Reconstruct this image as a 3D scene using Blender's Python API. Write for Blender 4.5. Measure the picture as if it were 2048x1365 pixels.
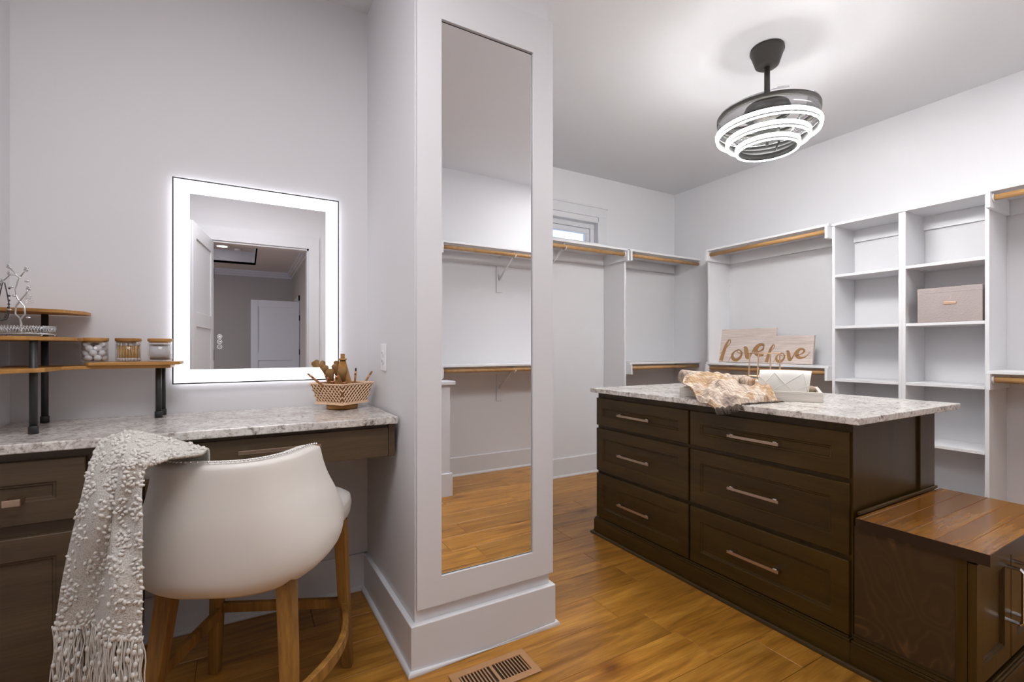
import bpy, bmesh, math, random
from mathutils import Vector, Matrix
random.seed(7)
PI = math.pi
R = math.radians
for o in list(bpy.data.objects): bpy.data.objects.remove(o)
SC = bpy.context.scene
COL = SC.collection

# ------------------------------------------------------------------ camera
cam_d = bpy.data.cameras.new('camera'); cam = bpy.data.objects.new('camera', cam_d); COL.objects.link(cam)
cam_d.sensor_fit = 'HORIZONTAL'; cam_d.sensor_width = 36.0
cam_d.lens = 935.0 / 2048.0 * 36.0
cam_d.shift_y = (698.0 - 682.5) / 2048.0
cam_d.clip_start = 0.02
cam.location = (0, 0, 1.16)
cam.rotation_euler = (R(90), 0, R(-29.7))
SC.camera = cam
SC.view_settings.view_transform = 'Standard'
SC.view_settings.look = 'None'
SC.view_settings.gamma = 1.0
SC.view_settings.use_curve_mapping = False
SC.view_settings.exposure = 0.0

# ------------------------------------------------------------------ world (sky seen through the window)
w = bpy.data.worlds.new('World'); SC.world = w; w.use_nodes = True
nt = w.node_tree; nt.nodes.clear()
def N(tree, kind, **kw):
    n = tree.nodes.new(kind)
    for k, v in kw.items():
        if hasattr(n, k): setattr(n, k, v)
        else: n.inputs[k].default_value = v
    return n
o_ = N(nt, 'ShaderNodeOutputWorld'); bg = N(nt, 'ShaderNodeBackground'); bg.inputs['Strength'].default_value = 2.2
tc = N(nt, 'ShaderNodeTexCoord'); nz = N(nt, 'ShaderNodeTexNoise'); nz.inputs['Scale'].default_value = 5.0; nz.inputs['Detail'].default_value = 5
cr = N(nt, 'ShaderNodeValToRGB')
cr.color_ramp.elements[0].position = .42; cr.color_ramp.elements[0].color = (.18, .38, .80, 1)
cr.color_ramp.elements[1].position = .58; cr.color_ramp.elements[1].color = (.85, .90, 1, 1)
nt.links.new(tc.outputs['Generated'], nz.inputs['Vector']); nt.links.new(nz.outputs['Fac'], cr.inputs['Fac'])
nt.links.new(cr.outputs['Color'], bg.inputs['Color']); nt.links.new(bg.outputs['Background'], o_.inputs['Surface'])

# ------------------------------------------------------------------ area lights (soft overhead fill, added without fixtures)
def area(name, loc, sx, sy, power, rot=(0, 0, 0), col=(1, 1, 1)):
    l = bpy.data.lights.new(name, 'AREA'); l.shape = 'RECTANGLE'; l.size = sx; l.size_y = sy; l.energy = power; l.color = col
    ob = bpy.data.objects.new(name, l); COL.objects.link(ob); ob.location = loc; ob.rotation_euler = rot
    return ob
area('fill_light_vanity', (-.05, .55, 2.74), 1.0, 1.0, 29, col=(.98, .97, 1))  # added fill to brighten the vanity side, no fixture
area('fill_light_closet', (2.75, .2, 2.77), .9, .9, 19)  # added fill for the closet walls and shelves, no fixture
area('fill_light_bedroom', (-2.3, -3.2, 2.65), 1.2, 1.2, 60)  # added fill out of view, brightens the mirrored bedroom

# ------------------------------------------------------------------ materials
def mat(name, color=(.8, .8, .8), rough=.5, metal=0, spec=None, build=None):
    m = bpy.data.materials.new(name); m.use_nodes = True
    t = m.node_tree; b = t.nodes['Principled BSDF']
    b.inputs['Base Color'].default_value = (*color, 1); b.inputs['Roughness'].default_value = rough; b.inputs['Metallic'].default_value = metal
    if spec is not None: b.inputs['Specular IOR Level'].default_value = spec
    if build: build(t, b)
    return m
def coords(t, scale=(1, 1, 1), rnd=False, kind='Object'):
    c = N(t, 'ShaderNodeTexCoord'); mp = N(t, 'ShaderNodeMapping'); mp.inputs['Scale'].default_value = scale
    t.links.new(c.outputs[kind], mp.inputs['Vector'])
    if rnd:
        oi = N(t, 'ShaderNodeObjectInfo'); mu = N(t, 'ShaderNodeMath', operation='MULTIPLY'); mu.inputs[1].default_value = 37.0
        cx = N(t, 'ShaderNodeCombineXYZ'); t.links.new(oi.outputs['Random'], mu.inputs[0])
        t.links.new(mu.outputs[0], cx.inputs[0]); t.links.new(mu.outputs[0], cx.inputs[1]); t.links.new(mu.outputs[0], cx.inputs[2])
        t.links.new(cx.outputs[0], mp.inputs['Location'])
    return mp.outputs['Vector']
def ramp(t, fac, stops):
    r = N(t, 'ShaderNodeValToRGB'); e = r.color_ramp.elements
    while len(e) < len(stops): e.new(.5)
    for i, (p, c) in enumerate(stops): e[i].position = p; e[i].color = (*c, 1)
    t.links.new(fac, r.inputs['Fac']); return r.outputs['Color']
def noise(t, vec, scale, detail=4, rough=.55, dist=0):
    n = N(t, 'ShaderNodeTexNoise'); n.inputs['Scale'].default_value = scale; n.inputs['Detail'].default_value = detail
    n.inputs['Roughness'].default_value = rough; n.inputs['Distortion'].default_value = dist
    t.links.new(vec, n.inputs['Vector']); return n.outputs['Fac']
def bump(t, b, h, strength=.2, dist=.002):
    n = N(t, 'ShaderNodeBump'); n.inputs['Strength'].default_value = strength; n.inputs['Distance'].default_value = dist
    t.links.new(h, n.inputs['Height']); t.links.new(n.outputs['Normal'], b.inputs['Normal'])
def mix(t, fac, a, b_, mode='MIX'):
    n = N(t, 'ShaderNodeMix', data_type='RGBA', blend_type=mode)
    if isinstance(fac, float): n.inputs[0].default_value = fac
    else: t.links.new(fac, n.inputs[0])
    for s, i in ((a, 6), (b_, 7)):
        if isinstance(s, tuple): n.inputs[i].default_value = (*s, 1)
        else: t.links.new(s, n.inputs[i])
    return n.outputs[2]
def wood(name, dark, mid, light, axis='x', rough=.4, rnd=False, knots=False, grain=1.0, vary=0.0, bumpy=.08, spec=None):
    def b_(t, b):
        s = {'x': (.9, 9, 9), 'y': (9, .9, 9), 'z': (9, 9, .9)}[axis]
        s2 = {'x': (4, 90, 90), 'y': (90, 4, 90), 'z': (90, 90, 4)}[axis]
        v = coords(t, s, rnd); v2 = coords(t, s2, rnd)
        f1 = noise(t, v, 1.2 * grain, 5, .6, 1.2); f2 = noise(t, v2, 1.5 * grain, 3, .6)
        c1 = ramp(t, f1, [(.30, dark), (.5, mid), (.72, light)])
        c2 = ramp(t, f2, [(.35, (.72, .72, .72)), (.6, (1, 1, 1))])
        c = mix(t, .75, c1, c2, 'MULTIPLY')
        if knots:
            vk = coords(t, {'x': (1.0, 2.4, 2.4), 'y': (2.4, 1.0, 2.4), 'z': (2.4, 2.4, 1)}[axis], rnd)
            vo = N(t, 'ShaderNodeTexVoronoi'); vo.inputs['Scale'].default_value = 1.7; t.links.new(vk, vo.inputs['Vector'])
            k = ramp(t, vo.outputs['Distance'], [(.03, (.22, .12, .05)), (.10, (.75, .65, .5)), (.2, (1, 1, 1))])
            c = mix(t, .85, c, k, 'MULTIPLY')
        if vary:
            oi = N(t, 'ShaderNodeObjectInfo'); rc = ramp(t, oi.outputs['Random'], [(0, (1 - vary, 1 - vary, 1 - vary)), (.5, (1, .98, .95)), (1, (1 + vary * .4, 1 + vary * .3, 1))])
            c = mix(t, 1.0, c, rc, 'MULTIPLY')
        t.links.new(c, b.inputs['Base Color']); bump(t, b, f2, bumpy, .001)
    return mat(name, mid, rough, spec=spec, build=b_)
def painted(name, col, rough=.55, amt=.03):
    def b_(t, b):
        f = noise(t, coords(t), 60, 3); bump(t, b, f, amt, .001)
    return mat(name, col, rough, build=b_)
M = {}
M['wall'] = painted('wall_paint', (.735, .728, .745), .7)
M['ceiling'] = painted('ceiling_paint', (.70, .695, .71), .8)
M['trim'] = painted('trim_paint', (.70, .70, .72), .35, .01)
M['shelf'] = painted('closet_white', (.78, .78, .80), .4, .01)
M['grey_wall'] = painted('greige_paint', (.50, .47, .44), .7)
M['floor'] = wood('oak_floor', (.25, .100, .012), (.43, .190, .026), (.58, .290, .050), 'x', .30, True, True, 1.6, .14, .1)
M['floor_gap'] = mat('floor_joint', (.05, .025, .01), .8)
M['dark'] = wood('espresso_wood', (.030, .015, .0015), (.046, .0235, .0025), (.064, .034, .004), 'z', .33, False, False, .8, 0, .03, .35)
M['darkx'] = wood('espresso_wood_long', (.030, .015, .0015), (.046, .0235, .0025), (.064, .034, .004), 'y', .33, False, False, .8, 0, .03, .35)
M['bench_top'] = wood('bench_top_wood', (.13, .042, .005), (.22, .086, .011), (.33, .150, .024), 'x', .18, True, False, .8, .10, .03)
M['desk'] = wood('walnut_wood', (.060, .038, .018), (.088, .056, .028), (.115, .075, .040), 'x', .42, False, False, 1, 0, .04)
M['edge'] = mat('shaded_edge_stain', (.018, .008, .003), .35)  # dark stain plus the shade of the unlit bench edges, put into the colour
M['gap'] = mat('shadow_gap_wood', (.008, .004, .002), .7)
def figured(t, b):
    v = coords(t, (2.0, 2.0, 1.3)); n1 = noise(t, v, 2.2, 2, .5, .6)
    wv = N(t, 'ShaderNodeMath', operation='MULTIPLY'); wv.inputs[1].default_value = 110; t.links.new(n1, wv.inputs[0])
    sn = N(t, 'ShaderNodeMath', operation='SINE'); t.links.new(wv.outputs[0], sn.inputs[0])
    msk = noise(t, coords(t, (5, 5, 5)), 1.5, 2)
    ml = N(t, 'ShaderNodeMath', operation='MULTIPLY'); t.links.new(sn.outputs[0], ml.inputs[0]); t.links.new(msk, ml.inputs[1])
    c = ramp(t, ml.outputs[0], [(.0, (.036, .018, .005)), (.50, (.046, .023, .007)), (.62, (.085, .042, .013))])
    t.links.new(c, b.inputs['Base Color'])
M['figured'] = mat('figured_espresso_wood', (.045, .02, .006), .4, build=figured)
def granite(t, b):
    v = coords(t)
    n0 = noise(t, v, 9, 6, .7, .6); n1 = noise(t, v, 60, 6, .75); n2 = noise(t, v, 26, 5, .7, 1.0)
    vo = N(t, 'ShaderNodeTexVoronoi'); vo.inputs['Scale'].default_value = 120; t.links.new(v, vo.inputs['Vector'])
    c = ramp(t, n1, [(.30, (.20, .17, .14)), (.41, (.50, .45, .40)), (.49, (.78, .75, .71)), (.75, (.88, .86, .84))])
    c2 = ramp(t, n2, [(.30, (.06, .055, .05)), (.36, (.5, .47, .44)), (.43, (1, 1, 1))])
    c3 = ramp(t, n0, [(.34, (.62, .60, .60)), (.55, (1, 1, 1))])
    sp = ramp(t, vo.outputs['Color'], [(.0, (.86, .83, .80)), (1, (1, 1, 1))])
    c = mix(t, .9, c, c2, 'MULTIPLY'); c = mix(t, .9, c, c3, 'MULTIPLY'); c = mix(t, .8, c, sp, 'MULTIPLY')
    t.links.new(c, b.inputs['Base Color'])
M['granite'] = mat('granite_speckled', (.6, .58, .55), .16, build=granite)
M['rod'] = wood('rod_wood', (.38, .20, .07), (.50, .28, .11), (.60, .36, .16), 'y', .45)
M['bamboo'] = wood('bamboo_wood', (.30, .13, .025), (.46, .22, .05), (.58, .31, .09), 'x', .45, True)
M['stool_wood'] = wood('stool_oak', (.14, .060, .008), (.26, .120, .018), (.38, .19, .036), 'z', .55, False, False, 1.3, 0, .3)
M['black'] = mat('black_metal', (.02, .02, .02), .45)
M['blackm'] = mat('black_frame', (.015, .013, .012), .4)
M['bronze'] = mat('brushed_bronze', (.50, .37, .28), .32, 1)
M['chrome'] = mat('polished_nickel', (.75, .74, .73), .2, 1)
M['silver'] = mat('silver_metal', (.62, .62, .62), .28, 1)
M['darkbronze'] = mat('dark_bronze', (.05, .046, .040), .45, .2)
M['fan_metal'] = mat('fan_grey_metal', (.33, .31, .29), .4, .4)
M['brass'] = mat('rose_brass', (.72, .5, .34), .3, 1)
M['mirror'] = mat('mirror_silver', (.90, .90, .91), 0.0, 1)
M['leather'] = painted('cream_leather', (.68, .645, .60), .5, .06)
M['white_leather'] = painted('white_leather', (.74, .72, .68), .5, .05)
M['outlet'] = mat('white_plastic', (.82, .81, .83), .3)
def glassm(name, tint=(1, 1, 1), rough=0.0, base=.02):
    m = bpy.data.materials.new(name); m.use_nodes = True; t = m.node_tree; t.nodes.remove(t.nodes['Principled BSDF'])
    out = t.nodes['Material Output']; tr = N(t, 'ShaderNodeBsdfTransparent'); tr.inputs[0].default_value = (*tint, 1)
    gl = N(t, 'ShaderNodeBsdfGlossy'); gl.inputs['Roughness'].default_value = rough; lw = N(t, 'ShaderNodeLayerWeight'); lw.inputs['Blend'].default_value = .35
    ma = N(t, 'ShaderNodeMath', operation='MULTIPLY_ADD'); ma.inputs[1].default_value = .35; ma.inputs[2].default_value = base; t.links.new(lw.outputs['Facing'], ma.inputs[0])
    mx = N(t, 'ShaderNodeMixShader'); t.links.new(ma.outputs[0], mx.inputs[0]); t.links.new(tr.outputs[0], mx.inputs[1]); t.links.new(gl.outputs[0], mx.inputs[2]); t.links.new(mx.outputs[0], out.inputs['Surface'])
    return m
M['glass'] = glassm('clear_glass', (.97, .97, .975)); M['acrylic'] = glassm('clear_acrylic', (.80, .80, .81), .15, .05)
M['pane'] = glassm('window_pane', (.98, .99, 1), 0, .02)
def emit(name, col, st):
    m = bpy.data.materials.new(name); m.use_nodes = True; t = m.node_tree; b = t.nodes['Principled BSDF']
    b.inputs['Base Color'].default_value = (.9, .9, .9, 1); b.inputs['Emission Color'].default_value = (*col, 1); b.inputs['Emission Strength'].default_value = st
    if st > 5: b.inputs['Base Color'].default_value = (.02, .02, .02, 1)
    return m
M['led'] = emit('led_border', (.97, .97, 1), 1.6)
M['ledback'] = emit('led_back_strip', (.93, .94, 1), 4)
M['ring'] = emit('light_ring', (1, 1, 1), 128)
M['icon'] = emit('touch_icon', (1, 1, 1), .25)
M['can'] = emit('recessed_lamp', (1, 1, 1), 8)
def knit(t, b):
    v = coords(t); n = noise(t, v, 300, 2); n2 = noise(t, v, 18, 3)
    c = ramp(t, n, [(.3, (.38, .355, .32)), (.6, (.60, .57, .53))]); t.links.new(c, b.inputs['Base Color']); bump(t, b, n, .8, .004)
M['knit'] = mat('oatmeal_knit', (.55, .52, .48), .9, build=knit)
M['yarn'] = painted('oatmeal_yarn', (.62, .59, .55), .9, .3)
def plaid(t, b):
    v = coords(t); n = noise(t, v, 7, 3, .6, .5); n2 = noise(t, v, 260, 2)
    c = ramp(t, n, [(.30, (.20, .15, .13)), (.42, (.62, .50, .41)), (.50, (.78, .68, .58)), (.60, (.50, .31, .16)), (.72, (.82, .73, .63))])
    for k, (rot, sc_) in enumerate(((.5, 11), (2.07, 9))):
        mp = N(t, 'ShaderNodeMapping'); mp.inputs['Rotation'].default_value = (0, 0, rot); t.links.new(v, mp.inputs['Vector'])
        wv = N(t, 'ShaderNodeTexWave'); wv.inputs['Scale'].default_value = sc_ * 1.5; wv.inputs['Distortion'].default_value = 2.5; wv.inputs['Detail'].default_value = 2; t.links.new(mp.outputs[0], wv.inputs['Vector'])
        c = mix(t, .42, c, ramp(t, wv.outputs['Fac'], [(.0, (.30, .23, .20)), (.16, (.75, .68, .62)), (.3, (1, 1, 1))]), 'MULTIPLY')
    c2 = ramp(t, n2, [(.35, (.6, .55, .5)), (.6, (1, 1, 1))]); t.links.new(mix(t, .8, c, c2, 'MULTIPLY'), b.inputs['Base Color']); bump(t, b, n2, .7, .003)
M['plaid'] = mat('plaid_wool', (.6, .5, .4), .9, build=plaid)
M['fringe'] = mat('dark_fringe', (.10, .075, .06), .9)
M['sign'] = wood('whitewashed_board', (.58, .48, .42), (.68, .58, .52), (.74, .65, .60), 'y', .6, True)
M['gold'] = mat('gold_paint', (.40, .22, .095), .45, .3)
def croc(t, b):
    v = N(t, 'ShaderNodeTexVoronoi'); v.inputs['Scale'].default_value = 90; t.links.new(coords(t), v.inputs['Vector']); bump(t, b, v.outputs['Distance'], .35, .003)
M['croc'] = mat('taupe_embossed_board', (.40, .34, .325), .3, build=croc)
M['traywood'] = wood('whitewood_tray', (.58, .53, .47), (.68, .63, .57), (.75, .70, .64), 'x', .55)
M['cotton'] = painted('cotton_white', (.85, .85, .86), .95, .4)
M['swab'] = mat('swab_stick', (.85, .50, .12), .6)
M['caddy'] = mat('light_beech', (.88, .62, .41), .5)
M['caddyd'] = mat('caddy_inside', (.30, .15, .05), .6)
M['bristle'] = painted('brush_bristle', (.30, .165, .055), .9, .5)
M['brushw'] = mat('brush_handle_wood', (.42, .20, .06), .5)
M['coppery'] = mat('copper_ferrule', (.70, .34, .18), .3, .8)
M['vent'] = mat('vent_brown_enamel', (.38, .20, .09), .45)
M['pearl'] = mat('pearl_bead', (.8, .76, .68), .2)
M['pouch'] = painted('tan_pouch', (.33, .24, .17), .8, .4)
M['mesh'] = mat('silver_mesh', (.55, .55, .56), .35, .8)
M['gem'] = mat('dark_beads', (.04, .035, .035), .25)
M['fan_inner'] = mat('fan_dark_channel', (.016, .015, .014), .7)

# ------------------------------------------------------------------ shape helpers
def BM(): return bmesh.new()
def box(bm, x0, x1, y0, y1, z0, z1, mtx=None):
    v = [bm.verts.new((x, y, z)) for x in (x0, x1) for y in (y0, y1) for z in (z0, z1)]
    if mtx is not None:
        for q in v: q.co = mtx @ q.co
    for f in ((0, 1, 3, 2), (4, 6, 7, 5), (0, 4, 5, 1), (2, 3, 7, 6), (0, 2, 6, 4), (1, 5, 7, 3)): bm.faces.new([v[i] for i in f])
    return v
def prism(bm, pts, z0, z1):
    a = [bm.verts.new((p[0], p[1], z0)) for p in pts]; b = [bm.verts.new((p[0], p[1], z1)) for p in pts]
    n = len(pts); bm.faces.new(a[::-1]); bm.faces.new(b)
    for i in range(n): bm.faces.new((a[i], a[(i + 1) % n], b[(i + 1) % n], b[i]))
def frame_of(d):
    d = d.normalized(); u = Vector((0, 0, 1)) if abs(d.z) < .9 else Vector((1, 0, 0))
    a = d.cross(u).normalized(); return a, d.cross(a).normalized()
def tube(bm, pts, r, seg=10, caps=True, smooth=True, flat=1.0):
    pts = [Vector(p) for p in pts]; n = len(pts); rs = r if isinstance(r, (list, tuple)) else [r] * n
    rings = []; a = None
    for i, p in enumerate(pts):
        d = (pts[min(i + 1, n - 1)] - pts[max(i - 1, 0)])
        if a is None: a, b = frame_of(d)
        else:
            dn = d.normalized(); a = (a - dn * a.dot(dn)).normalized(); b = dn.cross(a)
        rings.append([bm.verts.new(p + (a * math.cos(2 * PI * k / seg) + b * flat * math.sin(2 * PI * k / seg)) * rs[i]) for k in range(seg)])
    fs = []
    for i in range(n - 1):
        for k in range(seg): fs.append(bm.faces.new((rings[i][k], rings[i][(k + 1) % seg], rings[i + 1][(k + 1) % seg], rings[i + 1][k])))
    if smooth:
        for f in fs: f.smooth = True
    if caps: bm.faces.new(rings[0][::-1]); bm.faces.new(rings[-1])
def lathe(bm, prof, c=(0, 0, 0), seg=24, closed=False):
    rings = []
    for r, z in prof:
        if r < 1e-5: rings.append([bm.verts.new((c[0], c[1], c[2] + z))])
        else: rings.append([bm.verts.new((c[0] + r * math.cos(2 * PI * k / seg), c[1] + r * math.sin(2 * PI * k / seg), c[2] + z)) for k in range(seg)])
    prs = list(zip(rings, rings[1:])) + ([(rings[-1], rings[0])] if closed else [])
    for A, B in prs:
        for k in range(seg):
            k2 = (k + 1) % seg
            if len(A) == 1 and len(B) == 1: continue
            if len(A) == 1: f = bm.faces.new((A[0], B[k2], B[k]))
            elif len(B) == 1: f = bm.faces.new((A[k], A[k2], B[0]))
            else: f = bm.faces.new((A[k], A[k2], B[k2], B[k]))
            f.smooth = True
def cyl(bm, c, r, z0, z1, seg=20):
    lathe(bm, [(0, z0), (r, z0), (r, z1), (0, z1)], (c[0], c[1], 0), seg)
def sphere(bm, c, r, seg=10, rings=7, sc=(1, 1, 1)):
    m = Matrix.Translation(c) @ Matrix.Diagonal((r * sc[0], r * sc[1], r * sc[2], 1))
    res = bmesh.ops.create_uvsphere(bm, u_segments=seg, v_segments=rings, radius=1, matrix=m)
    for v in res['verts']:
        for f in v.link_faces: f.smooth = True
def catmull(P, t):
    n = len(P) - 1; x = min(max(t, 0), 1) * n; i = min(int(x), n - 1); f = x - i
    p0 = P[max(i - 1, 0)]; p1 = P[i]; p2 = P[i + 1]; p3 = P[min(i + 2, n)]
    return .5 * ((2 * p1) + (p2 - p0) * f + (2 * p0 - 5 * p1 + 4 * p2 - p3) * f * f + (3 * p1 - p0 - 3 * p2 + p3) * f ** 3)
def netpt(net, u, v): return catmull([catmull([Vector(p) for p in r], u) for r in net], v)
def grid(bm, fn, nu, nv, smooth=True):
    V = [[bm.verts.new(fn(i / nu, j / nv)) for i in range(nu + 1)] for j in range(nv + 1)]
    for j in range(nv):
        for i in range(nu):
            f = bm.faces.new((V[j][i], V[j][i + 1], V[j + 1][i + 1], V[j + 1][i])); f.smooth = smooth

def put(name, bm, m, parent=None, bevel=0, seg=2, solid=0, sub=0, kind=None):
    if parent is not None and parent.get('_abs', None):
        L = Vector(parent['_abs']); bmesh.ops.translate(bm, verts=bm.verts, vec=-L)
    bmesh.ops.recalc_face_normals(bm, faces=bm.faces)
    me = bpy.data.meshes.new(name); bm.to_mesh(me); bm.free(); me.materials.append(M[m] if isinstance(m, str) else m)
    o = bpy.data.objects.new(name, me); COL.objects.link(o)
    if parent is not None:
        o.parent = parent
        if parent.get('_abs', None): o['_abs'] = parent['_abs']
    if solid: s = o.modifiers.new('solid', 'SOLIDIFY'); s.thickness = solid; s.offset = 0
    if sub: s = o.modifiers.new('sub', 'SUBSURF'); s.levels = sub; s.render_levels = sub
    if bevel: b = o.modifiers.new('bevel', 'BEVEL'); b.width = bevel; b.segments = seg; b.limit_method = 'ANGLE'; b.angle_limit = R(40)
    if kind: o['kind'] = kind
    return o
def tag(o, label, cat, group=None):
    o['label'] = label; o['category'] = cat
    if group: o['group'] = group
    return o
def thing(name, label, cat, loc, rz=0, group=None, world=True):
    """world=True: the parts are given in world coordinates and moved under the Empty"""
    o = bpy.data.objects.new(name, None); COL.objects.link(o); o.empty_display_size = .05
    o.location = loc; o.rotation_euler = (0, 0, rz)
    if world: o['_abs'] = list(loc)
    return tag(o, label, cat, group)
def struct(name, bm, m, parent=None, **kw):
    o = put(name, bm, m, parent, **kw)
    if parent is None: o['kind'] = 'structure'
    return o
def bx(*a):
    bm = BM(); box(bm, *a); return bm
def dup(o, parent=None):
    c = o.copy(); COL.objects.link(c)
    if parent is not None: c.parent = parent
    for ch in list(o.children): dup(ch, c)
    return c

# ================================================================== ROOM
XL, YV, YW, XR, YB, H = -.728, 2.33, 3.454, 3.953, -.70, 2.79
CX0, CX1, CY = .53, 1.112, 1.637          # column between vanity niche and closet
# floor with planks running along X
fl = struct('floor', bx(-1.2, 4.1, -8.2, 3.6, -.06, -.0125), 'floor_gap')
PW = .1913
rows = []
fixed = {0: [1.666 - 1.82, 1.666, 3.3], -2: [1.40 - 1.2, 1.40, 2.9], -5: [1.76 - 1.5, 1.76, 3.2]}
proto = {}
nrow = 0
for r in range(-14, 8):
    y0 = 1.9087 + r * PW; y1 = y0 + PW
    if y0 > YW or y1 < YB: continue
    cuts = fixed.get(r)
    if cuts is None:
        x = -.73 + random.uniform(.3, 1.2); cuts = []
        while x < XR: cuts.append(x); x += random.uniform(.9, 1.9)
    xs = [XL - .01] + [c for c in cuts if XL + .1 < c < XR - .1] + [XR]
    for a, b in zip(xs, xs[1:]):
        g = .0009
        bm = bx(a + g, b - g, max(y0 + g, YB), min(y1 - g, YW), -.012, 0)
        put('plank', bm, 'floor', fl, bevel=.0012, seg=1)
struct('floor_bedroom', bx(-3.5, .88, -7.4, YB - .12, -.012, 0), 'floor')

# walls (0.1 thick slabs)
struct('wall_left', bx(XL - .1, XL, YB, YV + .1, 0, H), 'wall')
struct('wall_vanity', bx(XL, .53, YV, YV + .1, 0, H), 'wall')
bm = BM(); prism(bm, [(.517, YV), (CX0, CY), (CX1, CY), (CX1, YW), (.9, YW), (.62, YV + .1), (.517, YV + .1)], 0, H)
struct('wall_column', bm, 'wall')
struct('wall_right', bx(XR, XR + .1, YB, YW + .1, 0, H), 'wall')
# window wall with opening
WX0, WX1, WZ0, WZ1 = 1.55, 2.905, 2.09, 2.352
bm = BM()
box(bm, CX1 - .2, WX0, YW, YW + .14, 0, H); box(bm, WX1, XR, YW, YW + .14, 0, H)
box(bm, WX0, WX1, YW, YW + .14, 0, WZ0); box(bm, WX0, WX1, YW, YW + .14, WZ1, H)
struct('wall_back', bm, 'wall')
# rear wall with the doorway
DX0, DX1, DZ = -.30, .575, 2.20
bm = BM()
box(bm, XL - .1, DX0, YB - .12, YB, 0, H); box(bm, DX1, XR + .1, YB - .12, YB, 0, H); box(bm, DX0, DX1, YB - .12, YB, DZ, H)
struct('wall_front', bm, 'wall')
struct('ceiling', bx(XL - .1, XR + .1, YB - .12, YW + .14, H, H + .08), 'ceiling')

# baseboards with shoe moulding
def base_run(name, p0, p1, nrm, h=.172, cap=True):
    """p0,p1 ends on the wall face, nrm = unit outward vector"""
    p0 = Vector((*p0, 0)); p1 = Vector((*p1, 0)); n = Vector((*nrm, 0))
    prof = [(0, 0), (.026, 0), (.026, .006), (.022, .014), (.015, .019), (.015, h - .006), (.012, h), (0, h)]
    bm = BM(); A = [bm.verts.new(p0 + n * a + Vector((0, 0, z))) for a, z in prof]; B = [bm.verts.new(p1 + n * a + Vector((0, 0, z))) for a, z in prof]
    k = len(prof); bm.faces.new(A[::-1]); bm.faces.new(B)
    for i in range(k): bm.faces.new((A[i], A[(i + 1) % k], B[(i + 1) % k], B[i]))
    return struct(name, bm, 'trim')
base_run('baseboard_vanity', (XL, YV), (.515, YV), (0, -1))
base_run('baseboard_left', (XL, YB), (XL, YV), (1, 0))
base_run('baseboard_back', (CX1, YW), (XR, YW), (0, -1))
base_run('baseboard_right', (XR, YB), (XR, YW), (-1, 0))
base_run('baseboard_front', (1.42, YB), (XR, YB), (0, 1))
# column base wraps the column
bm = BM()
prism(bm, [(.517, YV), (.497, YV), (.509, 1.612), (1.130, 1.612), (1.130, YW), (CX1, YW), (CX1, CY), (CX0, CY)], 0, .172)
struct('baseboard_column', bm, 'trim', bevel=.003)
bm = BM()
tube(bm, [(.494, YV, .006), (.505, 1.607, .006), (1.134, 1.607, .006), (1.134, YW, .006)], .0135, 12, True, False)
struct('trim_1', bm, 'trim')

# ---- window high on the back wall
wn = struct('window_1', bx(WX0, WX1, YW + .085, YW + .10, WZ0, WZ1), 'pane')
def rect_ring(bm, x0, x1, z0, z1, w, y0, y1):
    box(bm, x0, x1, y0, y1, z1 - w, z1); box(bm, x0, x1, y0, y1, z0, z0 + w)
    box(bm, x0, x0 + w, y0, y1, z0 + w, z1 - w); box(bm, x1 - w, x1, y0, y1, z0 + w, z1 - w)
bm = BM(); rect_ring(bm, WX0, WX1, WZ0, WZ1, .045, YW + .05, YW + .12); put('window_frame', bm, 'trim', wn, bevel=.003)
bm = BM(); rect_ring(bm, WX0 + .045, WX1 - .045, WZ0 + .045, WZ1 - .045, .05, YW + .065, YW + .105); put('sash', bm, 'trim', wn, bevel=.006)
bm = BM(); rect_ring(bm, WX0 - .012, WX1 + .012, WZ0 - .012, WZ1 + .012, .014, YW - .012, YW + .1); put('window_jamb', bm, 'trim', wn, bevel=.002)
bm = BM(); rect_ring(bm, WX0 - .105, WX1 + .105, WZ0 - .03, 2.505, .10, YW - .016, YW + .001); box(bm, WX0 - .115, WX1 + .115, YW - .024, YW, 2.49, 2.508); put('casing', bm, 'trim', wn, bevel=.002)

# ================================================================== CLOSET FITTINGS
SH_T, SH_L = 2.058, 1.036     # tops of the upper and lower rod shelves
PF = XR - .283                # panel fronts on the right wall
def cleat(bm, z1, along, a0, a1, b0, b1):
    if along == 'x': box(bm, a0, a1, b0, b1, z1 - .088, z1)
    else: box(bm, b0, b1, a0, a1, z1 - .088, z1)
def closet_panel(label, kind, pos, z1, fr=None, thick=.019):
    bm = BM()
    if kind == 'R': box(bm, PF, XR - .001, pos - thick / 2, pos + thick / 2, 0, z1); loc = (PF + .14, pos, 0)
    else: box(bm, pos - thick / 2, pos + thick / 2, YW - .283, YW - .001, 0, z1); loc = (pos, YW - .14, 0)
    o = put('closet_partition', bm, 'shelf', None, bevel=.0015, seg=1); tag(o, label, 'closet panel'); return o
YPB = 2.816; XPA = 2.991
closet_panel('tall white closet side panel on the window wall between its two rod bays', 'W', XPA, SH_T - .02)
closet_panel('tall white closet side panel on the right wall nearest the room corner', 'R', YPB, SH_T - .02)
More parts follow.
